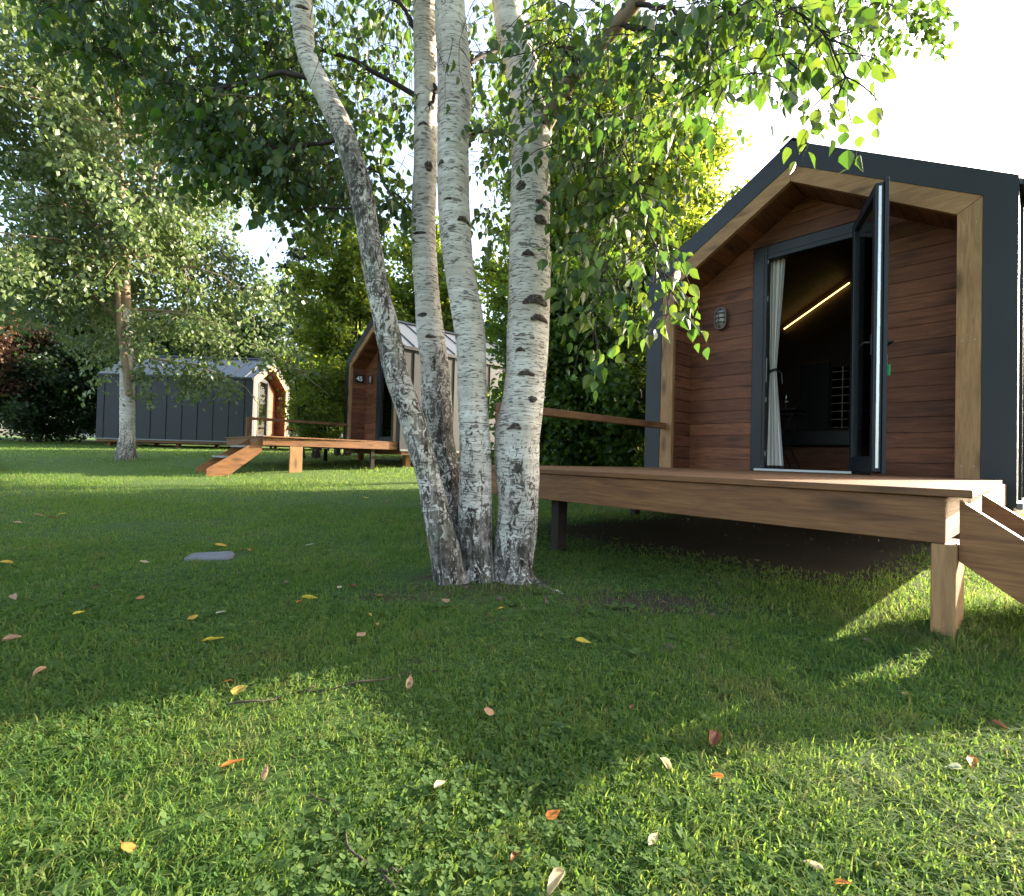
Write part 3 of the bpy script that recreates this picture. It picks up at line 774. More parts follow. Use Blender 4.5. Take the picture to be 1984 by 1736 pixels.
def tree(name, label, cat, x, y, h, r, hb, nleaf, leaf, mat, bark, seed, group, shape='round', droop=.15, trunk_r=.11, nprim=34, lean=(0, 0), stems=1, scatter=.16, detail=False, stem_ctrl=None, elev=(.25, 1.0), keep=None):
    rng = np.random.default_rng(seed); z0 = float(g(y)) - .03
    root = thing(name, label, cat, (x, y, z0), 0, group)
    lines = []; axes = []
    if stem_ctrl is not None:
        for ctrl in stem_ctrl:
            p = spline(ctrl, 22); axes.append(p[:, :3]); lines.append((p[:, :3], p[:, 3]))
    else:
        for s in range(stems):
            a = rng.uniform(0, 6.28); off = .0 if stems == 1 else .18
            n = 14; q = np.linspace(0, 1, n)
            P = np.stack([off*np.cos(a)*(1+2.2*q)+lean[0]*q+.06*h*.2*np.sin(q*5+a)*q, off*np.sin(a)*(1+2.2*q)+lean[1]*q+.05*h*.2*np.cos(q*4+a)*q, q*h*.93], 1)
            rr = trunk_r*(1-.88*q)*(1 if stems == 1 else .6) + .008; rr[0] *= 1.35
            lines.append((P, rr)); axes.append(P)
    tr = link('trunk', tubes_mesh('trunk', lines, 10), bark, root)
    pl = []; starts = []; ends = []; wts = []
    for k in range(nprim):
        ax = axes[k % len(axes)]
        f = (k + rng.uniform(0, 1))/nprim; zz = hb + (h*.95-hb)*f
        i = np.argmin(np.abs(ax[:, 2]-zz)); p0 = ax[i].copy()
        if zz > ax[-1, 2]: p0 = ax[-1].copy()
        if shape == 'cone': prof = (1-f)**.85+.05
        elif shape == 'column': prof = .55+.45*math.sin(math.pi*min(1, f*1.05))
        else: prof = math.sqrt(max(.06, 1-((f-.42)/.62)**2))
        L = r*prof*rng.uniform(.75, 1.12); a = k*2.399963+rng.uniform(-.5, .5)
        el = rng.uniform(*elev)*(1-.3*f) if shape != 'cone' else rng.uniform(-.25, .1)
        q = np.linspace(0, 1, 7)[:, None]
        dirh = np.array([math.cos(a), math.sin(a), 0.])
        P = p0 + q*L*math.cos(el)*dirh + np.array([0, 0, 1.])*(q*L*math.sin(el) - droop*L*q**2.2*1.6) + rng.normal(size=(7, 3))*.03*L*q
        pl.append((P, (trunk_r*.28*(1-q[:, 0]*.85)+.004)*(.6+.5*prof)))
        ns = int(7+6*prof)
        for s in range(ns):
            t_ = rng.uniform(.18, 1.0); j = t_*6; j0 = min(int(j), 5); ps = P[j0]+(P[j0+1]-P[j0])*(j-j0)
            dv = rng.normal(size=3); dv[2] = dv[2]*.55+.15-droop*1.6; dv += dirh*.7; dv /= np.linalg.norm(dv)
            ll = L*rng.uniform(.16, .42)*(1.15-.5*t_)+.12
            pe = ps+dv*ll; pe[2] -= droop*ll*.7
            starts.append(ps); ends.append(pe); wts.append(ll)
            if s % 2 == 0: pl.append((np.array([ps, (ps+pe)/2+np.array([0, 0, .04*ll]), pe]), np.array([.010, .007, .003])*max(1, trunk_r*8)))
    link('branches', tubes_mesh('branches', pl, 5), bark, root)
    starts = np.array(starts); ends = np.array(ends); wts = np.array(wts); wts /= wts.sum()
    si = rng.choice(len(starts), nleaf, p=wts); t_ = rng.uniform(.1, 1.08, nleaf)[:, None]
    P = starts[si]+(ends[si]-starts[si])*t_ + rng.normal(size=(nleaf, 3))*scatter*np.array([1, 1, .75])
    if droop > .25: P[:, 2] -= rng.exponential(.16, nleaf)*droop*2
    P = P[P[:, 2] > max(.05, hb*.25)]
    if keep is not None: P = P[keep(P[:, 0]+x, P[:, 1]+y, P[:, 2]+z0)]
    n = len(P)
    D = rng.normal(size=(n, 3)); D[:, 2] = D[:, 2]*.6 - (.5 + droop*2)
    link('crown', leaf_mesh('crown', P, D, leaf*rng.uniform(.65, 1.25, n), rng, detail), mat, root)
    return root

# ------------------------------------------------------------------ the four-stemmed birch
def fg_birch():
    rng = np.random.default_rng(5)
    root = thing('birch_tree', 'big birch of four white trunks from one base in the middle of the lawn', 'birch', (0, 0, 0))
    def stem(rows, n=90, sides=28, seed=0, fiss=1.0):
        # rows: left px, right px, y px, depth, age
        c = []
        for (xl, xr, y, d, ag) in rows:
            p = at((xl+xr)/2, y, d); rad = (xr-xl)/2*d/F_PX; c.append((*p, rad, ag))
        s = spline(c, n); P, rad, age = s[:, :3], s[:, 3], np.clip(s[:, 4], 0, 1)
        age = age + (.12 if seed == 1 else .05)
        age = np.clip(np.where(P[:, 2] < .5, np.minimum(.93, age*.86+(.5-P[:, 2])*.5), age*.86), 0, 1)
        Tn = np.gradient(P, axis=0); Tn /= np.linalg.norm(Tn, axis=1, keepdims=True)
        U = np.cross(Tn, np.array([0, 1., 0])); U /= np.linalg.norm(U, axis=1, keepdims=True); Wv = np.cross(U, Tn)
        ang = np.arange(sides)*2*np.pi/sides
        r2 = np.random.default_rng(seed); ph = r2.uniform(0, 6.28, 12)
        Z = P[:, 2][:, None]; Aq = ang[None]
        disp = 1 + .022*np.sin(2*Aq+2.3*Z+ph[0]) + .02*np.sin(3*Aq-4*Z+ph[1]) + .012*np.sin(Z*19+ph[2]+np.sin(Aq*2)*1.2)
        old = np.clip(age*1.3-.3, 0, 1)[:, None]*fiss
        disp += old*(.045*np.sin(7*Aq+1.3*np.sin(Z*7+ph[3])+ph[4]) + .03*np.sin(11*Aq+2*np.sin(Z*9+ph[5])+ph[6]))
        disp += r2.normal(size=disp.shape)*.006*(1+2*old)
        V = P[:, None] + (rad[:, None]*disp)[..., None]*(np.cos(ang)[None, :, None]*U[:, None]+np.sin(ang)[None, :, None]*Wv[:, None])
        i, j = np.meshgrid(np.arange(n-1), np.arange(sides), indexing='ij'); i = i.ravel(); j = j.ravel(); j2 = (j+1) % sides
        me = np_mesh('trunk', V.reshape(-1, 3), [np.stack([i*sides+j, i*sides+j2, (i+1)*sides+j2, (i+1)*sides+j], 1)], True)
        a_ = me.attributes.new('age', 'FLOAT', 'POINT'); a_.data.foreach_set('value', np.repeat(age, sides).astype(np.float32))
        o = link('trunk', me, MAT['bark'], root)
        return o, P, rad
    T1 = [(835, 925, 1150, 2.16, .95), (838, 903, 1110, 2.14, .85), (834, 892, 1068, 2.13, .80), (820, 873, 1001, 2.12, .72), (810, 856, 934, 2.12, .72), (790, 839, 867, 2.12, .78), (770, 819, 800, 2.12, .74), (743, 791, 717, 2.12, .80),
          (728, 775, 640, 2.12, .80), (714, 758, 575, 2.12, .70), (694, 737, 464, 2.12, .80), (673, 718, 357, 2.12, .88), (648, 690, 268, 2.12, .70), (608, 648, 178, 2.12, .45), (577, 613, 107, 2.12, .30), (566, 606, 21, 2.12, .25), (560, 597, -120, 2.15, .2), (575, 607, -330, 2.2, .2), (600, 626, -600, 2.3, .2)]
    T2 = [(860, 935, 1140, 2.30, .9), (850, 915, 1050, 2.33, .9), (842, 896, 934, 2.36, .9), (827, 879, 850, 2.38, .92), (819, 876, 800, 2.38, .90), (815, 870, 717, 2.38, .72), (808, 861, 650, 2.38, .40), (802, 851, 553, 2.38, .18), (797, 845, 428, 2.38, .12), (801, 847, 321, 2.38, .12),
          (802, 846, 178, 2.38, .15), (801, 844, 7, 2.38, .5), (800, 840, -200, 2.4, .2), (806, 838, -600, 2.5, .2)]
    T3 = [(893, 966, 1150, 2.19, .9), (893, 955, 1090, 2.2, .8), (889, 952, 1017, 2.2, .72), (891, 952, 934, 2.2, .62), (890, 949, 850, 2.2, .58), (887, 943, 767, 2.2, .42), (882, 940, 650, 2.2, .26), (874, 934, 600, 2.2, .2), (861, 919, 518, 2.2, .16), (850, 913, 428, 2.2, .14), (846, 909, 285, 2.2, .12),
          (846, 914, 160, 2.2, .2), (842, 901, 18, 2.2, .42), (840, 892, -200, 2.22, .2), (846, 886, -600, 2.3, .2)]
    T4 = [(940, 1050, 1155, 2.22, .92), (950, 1030, 1110, 2.24, .85), (957, 1038, 1051, 2.25, .75), (966, 1042, 984, 2.25, .62), (961, 1045, 900, 2.25, .55), (960, 1046, 845, 2.25, .42), (973, 1052, 784, 2.25, .22), (979, 1057, 734, 2.25, .14), (982, 1062, 650, 2.25, .10), (984, 1065, 589, 2.25, .10), (987, 1066, 464, 2.25, .08),
          (990, 1067, 339, 2.25, .08), (989, 1068, 214, 2.25, .12), (978, 1046, 130, 2.25, .2), (962, 1022, 70, 2.25, .12), (953, 1009, 10, 2.25, .1), (945, 995, -160, 2.27, .15), (938, 978, -600, 2.35, .2)]
    st = [stem(T1, 110, seed=1, fiss=.7), stem(T2, 90, seed=2), stem(T3, 90, seed=3), stem(T4, 110, seed=4)]
    # branch scars
    def scar(si, px, py, w, h, kind):
        o, P, rad = st[si]; c3 = at(px, py, 2.2)
        i = int(np.argmin(np.abs(P[:, 2]-c3.z))); p = P[i]; r_ = rad[i]*1.03
        sc = p[1]/F_PX
        lat0 = (px - (992 + p[0]/p[1]*F_PX) - (868+0)*0)*sc
        lat0 = (c3.x*p[1]/2.2 - p[0])
        V = []; F = []; n = 22
        def pt(lx, lz, lift):
            ph = math.asin(max(-.97, min(.97, (lat0+lx)/r_)))
            j = int(np.argmin(np.abs(P[:, 2]-(c3.z+lz))))
            rr = rad[j]*1.02+lift
            return (P[j][0]+rr*math.sin(ph), P[j][1]-rr*math.cos(ph), c3.z+lz)
        V.append(pt(0, .05*h*sc, .004))
        for ring, lf in ((.6, .0035), (1.0, -.0015)):
            for k in range(n):
                a = 2*math.pi*k/n; x, z = math.cos(a), math.sin(a)
                if kind == 'o': z *= .62
                if kind == 'arch': z = z*.5 if z > 0 else z*.35; z += .45*(1-abs(x)**1.6) - .2
                jit = 1+.07*math.sin(3*a+px)+.07*math.sin(7*a+py)+.05*math.sin(13*a+px)
                V.append(pt(x*w/2*sc*ring*jit, z*h/2*sc*ring*jit, lf))
        for k in range(n):
            k2 = (k+1) % n; F += [(0, 1+k, 1+k2, 0)]; 
        me = bpy.data.meshes.new('bark_scar')
        fs = [(0, 1+k, 1+(k+1) % n) for k in range(n)] + [(1+k, 1+n+k, 1+n+(k+1) % n, 1+(k+1) % n) for k in range(n)]
        me.from_pydata(V, [], fs); me.polygons.foreach_set('use_smooth', np.ones(len(me.polygons), bool))
        link('bark_scar', me, MAT['scar'], root)
    for a in [(3, 1036, 590, 50, 42, 'arch'), (3, 1044, 622, 36, 28, 'arch'), (3, 1021, 500, 30, 24, 'arch'), (3, 1046, 432, 26, 30, 'o'), (3, 1008, 366, 20, 34, 'o'), (3, 1048, 398, 24, 18, 'o'), (3, 1007, 682, 20, 18, 'arch'), (3, 1018, 728, 34, 22, 'arch'), (3, 1031, 775, 18, 20, 'o'), (3, 997, 830, 28, 26, 'arch'),
              (3, 1047, 250, 20, 40, 'o'), (2, 900, 440, 28, 24, 'arch'), (2, 858, 330, 16, 18, 'arch'), (2, 872, 400, 18, 8, 'o'), (1, 835, 290, 16, 38, 'o'), (1, 826, 205, 28, 16, 'arch'), (1, 818, 427, 30, 9, 'o'), (0, 590, 60, 26, 12, 'o'), (1, 822, 595, 22, 14, 'o'), (1, 838, 640, 26, 12, 'o')]:
        scar(*a)
    for rp, ra, rb in ([(1020, 1118), (1050, 1135), (1085, 1150), (1130, 1168)], .035, .008), ([(860, 1118), (835, 1135), (800, 1150)], .03, .008), ([(960, 1128), (955, 1145), (940, 1165)], .03, .01):
        c = np.array([on_ground(px, py) for px, py in rp]); c[:, 2] -= .012; sp_ = spline(c, 14); sp_[:, 2] += .004*np.sin(np.arange(14)*1.7)
        me = tubes_mesh('root', [(sp_, np.linspace(ra, rb, 14))], 10)
        a_ = me.attributes.new('age', 'FLOAT', 'POINT'); a_.data.foreach_set('value', np.ones(140, np.float32)); link('root', me, MAT['bark'], root)
    # limbs drawn from the photo (px, py, depth)
    LIMB = [[(1050, 250, 2.22), (1085, 190, 2.14), (1130, 125, 2.05), (1180, 65, 1.97), (1235, 0, 1.9), (1300, -100, 1.8), (1380, -260, 1.7)]]
    big = []
    for L in LIMB:
        c = np.array([at(*p) for p in L]); s = spline(c, 26); big.append((s, np.linspace(.038, .022, 26)))
    big += [(spline(np.array([at(*p) for p in L]), 16), np.linspace(a, b, 16)) for L, a, b in (
        ([(650, 270, 2.12), (600, 120, 2.3)], .01, .006),)][:0]
    link('limb', tubes_mesh('limb', big, 12), MAT['bark_limb'], root)
    BR = [  # (points, r0, r1)
        ([(598, 150, 2.13), (540, 140, 2.2), (470, 158, 2.3), (380, 165, 2.42), (260, 110, 2.55), (120, 50, 2.7)], .012, .004),
        ([(655, 270, 2.13), (590, 290, 2.2), (500, 300, 2.35), (400, 330, 2.5)], .009, .003),
        ([(806, 185, 2.38), (740, 150, 2.45), (680, 122, 2.5), (620, 105, 2.55), (520, 60, 2.7), (420, 10, 2.85)], .014, .004),
        ([(570, -90, 2.15), (450, -70, 2.3), (300, -30, 2.45), (150, 10, 2.6), (10, -10, 2.7)], .013, .004),
        ([(806, 60, 2.38), (770, 10, 2.45), (720, -30, 2.5)], .013, .008),
        ([(700, 400, 2.13), (650, 405, 2.2), (590, 400, 2.3), (540, 430, 2.4)], .006, .002),
        ([(690, 310, 2.13), (740, 350, 2.3), (775, 400, 2.45)], .006, .002),
        ([(840, 150, 2.38), (836, 195, 2.3), (828, 210, 2.27)], .010, .008),
        ([(905, 120, 2.2), (960, 95, 2.35), (1020, 60, 2.5), (1080, 50, 2.7)], .010, .004),
        ([(905, 268, 2.2), (950, 262, 2.4), (985, 258, 2.6)], .007, .003),
        ([(1100, 190, 2.1), (1140, 215, 2.0), (1160, 240, 1.95), (1172, 290, 1.92), (1166, 370, 1.9), (1170, 420, 1.9)], .008, .002),
        ([(1200, 50, 1.95), (1240, 52, 1.85), (1270, 60, 1.8), (1310, 80, 1.75)], .011, .006),
        ([(1225, 5, 1.9), (1300, 20, 1.8), (1340, 60, 1.72), (1400, 40, 1.62), (1460, 25, 1.55)], .010, .003),
        ([(1290, 60, 1.8), (1262, 150, 1.75), (1232, 225, 1.72), (1205, 300, 1.7)], .005, .002),
        ([(1195, 300, 1.75), (1240, 355, 1.7), (1255, 420, 1.66), (1280, 470, 1.62), (1298, 520, 1.6), (1304, 570, 1.6), (1292, 615, 1.6)], .005, .0015),
        ([(1300, -90, 1.8), (1420, -30, 1.55), (1520, 0, 1.4), (1590, 40, 1.3), (1640, 95, 1.24), (1665, 150, 1.2)], .008, .0015),
        ([(1350, -120, 1.8), (1530, -40, 2.1), (1680, 0, 2.4), (1790, 60, 2.7)], .009, .002),
        ([(1130, 300, 2.0), (1160, 420, 1.9), (1165, 520, 1.85), (1150, 620, 1.82), (1140, 665, 1.8)], .004, .0015),
        ([(1120, 130, 2.05), (1080, 90, 1.9), (1060, 60, 1.75)], .007, .002),
    ]
    lines = []; leafP = []; leafD = []; leafS = []
    def add_leaf(p, d, s): leafP.append(p); leafD.append(d); leafS.append(s)
    def twig(p0, d0, L, size, r0=.0022, step=.026, dens=1.0):
        n = max(4, int(L/step)); P = [np.array(p0, float)]; d = np.array(d0, float); d /= np.linalg.norm(d)
        for i in range(n):
            d = d + np.array([0, 0, -.13]) + rng.normal(size=3)*.10; d /= np.linalg.norm(d)
            P.append(P[-1]+d*step)
            if i > 1 and rng.random() < dens:
                side = np.cross(d, np.array([0, 0, 1.])+rng.normal(size=3)*.3); side /= np.linalg.norm(side)+1e-9
                if i % 2: side = -side
                pet = P[-1]+side*rng.uniform(.008, .022)+np.array([0, 0, -.006])
                ld = side*rng.uniform(.15, .7)+d*.4+np.array([0, 0, -rng.uniform(.5, 1.3)])+rng.normal(size=3)*.22
                add_leaf(pet, ld, size*rng.uniform(.5, 1.22))
        P = np.array(P); lines.append((P, np.linspace(r0, .0007, len(P))))
    for pts, r0, r1 in BR:
        c = np.array([at(*p) for p in pts]); s = spline(c, 24); wob = np.cumsum(rng.normal(size=(24, 3))*.004, 0); wob -= wob[:1]; s = s+wob
        lines.append((s, np.linspace(r0, r1, 24)))
        Lb = np.linalg.norm(np.diff(s, axis=0), axis=1).sum(); nt = int(Lb/.035)
        for k in range(nt):
            q = rng.uniform(.12, 1.0)**.8; i = int(q*23); d = rng.normal(size=3)*.8; d[2] = -abs(d[2])*.4+.1; d += (s[min(i+1, 23)]-s[i-1])/.1*.4
            twig(s[i], d, rng.uniform(.10, .32)*min(1, np.linalg.norm(s[i])/2.1)**1.5, .048)
    # long hanging twigs of the weeping outer crown: (polygon px, depths, count, length range)
    def inside(poly, x, y):
        c = False; j = len(poly)-1
        for i in range(len(poly)):
            if (poly[i][1] > y) != (poly[j][1] > y) and x < (poly[j][0]-poly[i][0])*(y-poly[i][1])/(poly[j][1]-poly[i][1])+poly[i][0]: c = not c
            j = i
        return c
    REG = [
        ([(60, -60), (580, -60), (640, 200), (690, 330), (690, 390), (560, 360), (420, 310), (330, 260), (250, 160), (120, 60)], (2.3, 3.0), 640, (.14, .36), .050),
        ([(330, 180), (640, 180), (700, 400), (560, 380), (430, 330), (360, 260)], (2.2, 2.8), 190, (.12, .28), .050),
        ([(620, -40), (800, -40), (800, 260), (790, 420), (700, 330), (650, 200)], (2.5, 3.3), 170, (.12, .34), .048),
        ([(905, -40), (1000, -40), (1000, 200), (985, 420), (915, 420)], (2.6, 3.4), 80, (.12, .34), .048),
        ([(950, 380), (985, 380), (985, 480), (945, 500)], (2.6, 3.2), 14, (.12, .25), .048),
        ([(990, -40), (1130, -40), (1130, 150), (1070, 230), (1010, 180)], (1.7, 2.1), 34, (.10, .26), .050),
        ([(1075, -40), (1350, -40), (1480, 60), (1420, 200), (1300, 330), (1180, 400), (1075, 400)], (1.7, 2.5), 165, (.12, .34), .050),
        ([(1300, -60), (1560, -60), (1600, 60), (1480, 160), (1380, 180)], (1.3, 1.9), 70, (.10, .28), .050),
        ([(1460, -30), (1600, -30), (1660, 90), (1640, 140), (1540, 90)], (1.2, 1.6), 18, (.06, .13), .045),
        ([(1560, -60), (1760, -60), (1830, 40), (1720, 70), (1600, 60)], (2.1, 2.8), 40, (.12, .3), .048),
        ([(1075, 360), (1230, 340), (1290, 400), (1250, 520), (1180, 570), (1090, 540)], (1.75, 2.3), 40, (.12, .26), .052),
        ([(1200, 400), (1280, 440), (1300, 510), (1280, 545), (1245, 490)], (1.6, 1.8), 10, (.08, .2), .047),
    ]
    for poly, (d0, d1), cnt, (l0, l1), size in REG:
        xs = [p[0] for p in poly]; ys = [p[1] for p in poly]; k = 0
        while k < cnt:
            x, y = rng.uniform(min(xs), max(xs)), rng.uniform(min(ys), max(ys))
            if not inside(poly, x, y): continue
            p = at(x, y, rng.uniform(d0, d1)); d = rng.normal(size=3); d[2] = -.1
            twig(np.array(p), d, rng.uniform(l0, l1), size); k += 1
    # thin bare weeping strings
    for k in range(80):
        x, y = (rng.uniform(1080, 1500), rng.uniform(-60, 160)) if k % 2 else (rng.uniform(560, 1000), rng.uniform(-60, 160))
        p = at(x, y, rng.uniform(1.9, 2.8)); d = rng.normal(size=3)*.6; d[2] = -.5
        twig(np.array(p), d, rng.uniform(.25, .62), .042, .0016, .03, .3)
    # crown above the frame, extra twigs added sunward to shade the left canopy
    for k in range(1500):
        a = rng.uniform(0, 6.28) if k % 3 else rng.uniform(-.9, 1.5); rr = 2.7*math.sqrt(rng.random()); z = rng.uniform(2.9, 5.6)
        rr *= (1 - .10*(z-3.1))
        x, y = .0+rr*math.cos(a), 2.3+rr*math.sin(a)
        if y > .3 and (z-.55)/y < 1.05: continue
        twig(np.array([x, y, z]), rng.normal(size=3), rng.uniform(.3, .6), .062, .003, .035)
    for k in range(26):
        a = k*2.4; z = 3.0+k*.14; L = rng.uniform(1.2, 2.4)*(1-.03*k)
        ct = st[k % 4][1]; i = int(np.argmin(np.abs(ct[:, 2]-z))); p0 = ct[i]
        q = np.linspace(0, 1, 8)[:, None]
        P = p0+q*L*np.array([math.cos(a), math.sin(a), .55])-np.array([0, 0, .5])*q**2*L*.6
        ok = [(pp[2]-.55)/max(pp[1], .01) > .93 or pp[1] < .3 for pp in P]
        if all(ok): lines.append((P, np.linspace(.016, .004, 8)))
    P = np.array(leafP); D = np.array(leafD); S = np.array(leafS)
    link('branches', tubes_mesh('branches', lines, 5), MAT['twig'], root)
    link('crown', leaf_mesh('crown', P, D, S, rng, True, 1.05), MAT['leaf_birch'], root)
    print('fg leaves', len(P))
    return root
fg_birch()

# ------------------------------------------------------------------ the other trees
def left_birch():
    x, y = -8.6, 11.1; z0 = float(g(y))-.03
    def loc(px, py, r_, d=11.1): p = at(px, py, d); return (p.x-x, p.y-y, p.z-z0, r_)
    main = [loc(243, 893, .22), loc(246, 860, .165), loc(247, 780, .15), loc(246, 700, .135), loc(244, 600, .115), loc(240, 520, .10), loc(236, 400, .075), loc(228, 250, .05), loc(222, 60, .03), loc(216, -120, .012)]
    second = [loc(250, 765, .075, 10.98), loc(243, 710, .068, 10.94), loc(233, 640, .06, 10.92), loc(228, 560, .05, 10.95), loc(212, 430, .04, 11.0), loc(208, 280, .026, 11.1), loc(210, 120, .012, 11.2)]
    third = [loc(238, 540, .05), loc(262, 470, .04), loc(290, 380, .03), loc(310, 250, .02), loc(320, 120, .01)]
    fourth = [loc(232, 520, .05), loc(190, 450, .04), loc(150, 390, .03), loc(110, 300, .02), loc(80, 180, .01)]
    root = tree('birch_tree', 'pale leafy birch with white trunk on the lawn beside cabin 44', 'birch', x, y, 11.5, 3.9, 2.1, 62000, .118, MAT['leaf_birch_pale'], MAT['bark_tan'], 21, None,
                droop=.30, trunk_r=.10, nprim=66, stem_ctrl=[main, second, third, fourth], scatter=.14, elev=(.1, 1.0), keep=lambda X, Y, Z: ~((X/Y > -.545) & ((Z-.55)/Y < .15)) & ((Z-.55)/Y > .075))
    tr = [c for c in root.children if c.name.startswith('trunk')][0]
    # white lower stem as its own bark
    me = tr.data; me.materials.clear(); me.materials.append(MAT['bark']); me.materials.append(MAT['bark_tan'])
    n = len(me.vertices); co = np.empty(n*3, np.float32); me.vertices.foreach_get('co', co); co = co.reshape(-1, 3)
    age = np.clip(1.0-co[:, 2]*.75, .42, 1) 
    a_ = me.attributes.new('age', 'FLOAT', 'POINT'); a_.data.foreach_set('value', age.astype(np.float32))
    mi = np.zeros(len(me.polygons), np.int32)
    for p in me.polygons:
        if p.vertices[0] >= 220 or co[p.vertices[0], 2] > 3.3: mi[p.index] = 1
    me.polygons.foreach_set('material_index', mi)
left_birch()

BGT = 'background trees around the cabins'
HB_ = 'leafy trees beside the nearest cabin'
tree('maple_tree', 'bright green multi-stemmed tree between cabin 44 and cabin 45', 'tree', -5.2, 15.3, 7.4, 1.75, .5, 21000, .135, MAT['leaf_maple'], MAT['bark_dark'], 31, BGT, droop=.05, trunk_r=.10, nprim=60, stems=4, scatter=.15, detail=True)
tree('maple_tree', 'green tree rising right behind the roof of cabin 45', 'tree', -3.0, 17.7, 8.2, 1.7, .8, 18000, .16, MAT['leaf_maple'], MAT['bark_dark'], 32, BGT, droop=.05, trunk_r=.12, nprim=50, stems=2, scatter=.2, detail=True)
tree('maple_tree', 'green bushy tree in the gap behind the right end of cabin 44', 'tree', -8.3, 25.5, 8.8, 3.0, .6, 20000, .20, MAT['leaf_maple'], MAT['bark_dark'], 33, BGT, droop=.05, trunk_r=.13, nprim=52, stems=3, scatter=.22)
tree('maple_tree', 'backlit green tree seen between the middle birch trunks', 'tree', .3, 17.9, 8.6, 1.9, .8, 17000, .17, MAT['leaf_maple'], MAT['bark_dark'], 34, BGT, droop=.05, trunk_r=.13, nprim=46, scatter=.2)
tree('spruce_tree', 'blue-grey spruce far behind, tip in the sky gap left of the leaning trunk', 'spruce', -14.2, 32.0, 14.6, 3.0, .8, 32000, .22, MAT['leaf_spruce'], MAT['bark_dark'], 35, BGT, shape='cone', droop=.12, trunk_r=.2, nprim=80, scatter=.16)
tree('deciduous_tree', 'dark tree behind the middle of cabin 44 roof', 'tree', -14.5, 25.0, 6.8, 3.6, .8, 36000, .19, MAT['leaf_dark'], MAT['bark_dark'], 36, BGT, droop=.1, trunk_r=.2, nprim=60, scatter=.26)
tree('deciduous_tree', 'dark tree behind the left end of cabin 44', 'tree', -19.5, 24.0, 6.4, 3.8, .4, 36000, .19, MAT['leaf_dark'], MAT['bark_dark'], 37, BGT, droop=.1, trunk_r=.2, nprim=60, scatter=.26)
tree('deciduous_tree', 'tall dark tree at the far left edge of the lawn', 'tree', -24.5, 23.0, 7.5, 4.2, .4, 36000, .19, MAT['leaf_dark'], MAT['bark_dark'], 38, BGT, droop=.1, trunk_r=.2, nprim=60, scatter=.26)
tree('copper_tree', 'copper-leaved tree at the left edge behind the pale birch', 'tree', -19.2, 18.2, 4.8, 2.5, 1.7, 19000, .13, MAT['leaf_copper'], MAT['bark_dark'], 39, None, droop=.2, trunk_r=.13, nprim=34, scatter=.15)
tree('hedge_shrub', 'low dark shrub under the copper-leaved tree', 'shrub', -18.6, 19.4, 4.0, 2.6, .1, 30000, .13, MAT['leaf_dark'], MAT['bark_dark'], 40, BGT, droop=.05, trunk_r=.1, nprim=40, stems=4, scatter=.2)
tree('hedge_shrub', 'low dark shrub left of the end wall of cabin 44', 'shrub', -15.6, 20.4, 3.9, 2.2, .1, 26000, .13, MAT['leaf_dark'], MAT['bark_dark'], 47, BGT, droop=.05, trunk_r=.1, nprim=40, stems=4, scatter=.2)
tree('leafy_shrub', 'dense dark green shrub behind the near deck rail, beside the birch trunks', 'shrub', .45, 7.5, 3.3, 1.0, .1, 26000, .085, MAT['leaf_hedge'], MAT['bark_dark'], 41, HB_, droop=.06, trunk_r=.05, nprim=56, stems=5, scatter=.11, detail=True)
tree('leafy_shrub', 'dense dark green shrub against the left corner of the nearest cabin', 'shrub', 1.55, 7.35, 3.4, 1.0, .1, 26000, .085, MAT['leaf_hedge'], MAT['bark_dark'], 42, HB_, droop=.06, trunk_r=.05, nprim=56, stems=5, scatter=.11, detail=True)
tree('leafy_tree', 'taller backlit tree behind the shrubs, just right of the birch trunks', 'tree', 1.15, 9.6, 8.4, 1.9, 2.6, 42000, .092, MAT['leaf_maple'], MAT['bark_dark'], 43, HB_, droop=.05, trunk_r=.08, nprim=56, stems=3, scatter=.14, detail=True)
tree('leafy_tree', 'bright backlit tree touching the left roof slope of the nearest cabin', 'tree', 3.05, 10.6, 8.6, 1.6, 3.0, 40000, .09, MAT['leaf_maple'], MAT['bark_dark'], 44, HB_, droop=.05, trunk_r=.08, nprim=56, stems=3, scatter=.13, detail=True)
tree('leafy_tree', 'tall tree at the back right, behind the shrubs and cabin 45', 'tree', 2.7, 18.7, 7.8, 1.9, .6, 24000, .14, MAT['leaf_hedge'], MAT['bark_dark'], 45, HB_, droop=.05, trunk_r=.1, nprim=46, stems=2, scatter=.18)
tree('garden_shrub', 'multi-stemmed shrub growing behind the deck of cabin 45', 'shrub', -5.35, 13.3, 2.6, .85, .35, 9000, .09, MAT['leaf_maple'], MAT['bark_dark'], 46, BGT, droop=.05, trunk_r=.05, nprim=30, stems=5, scatter=.12)

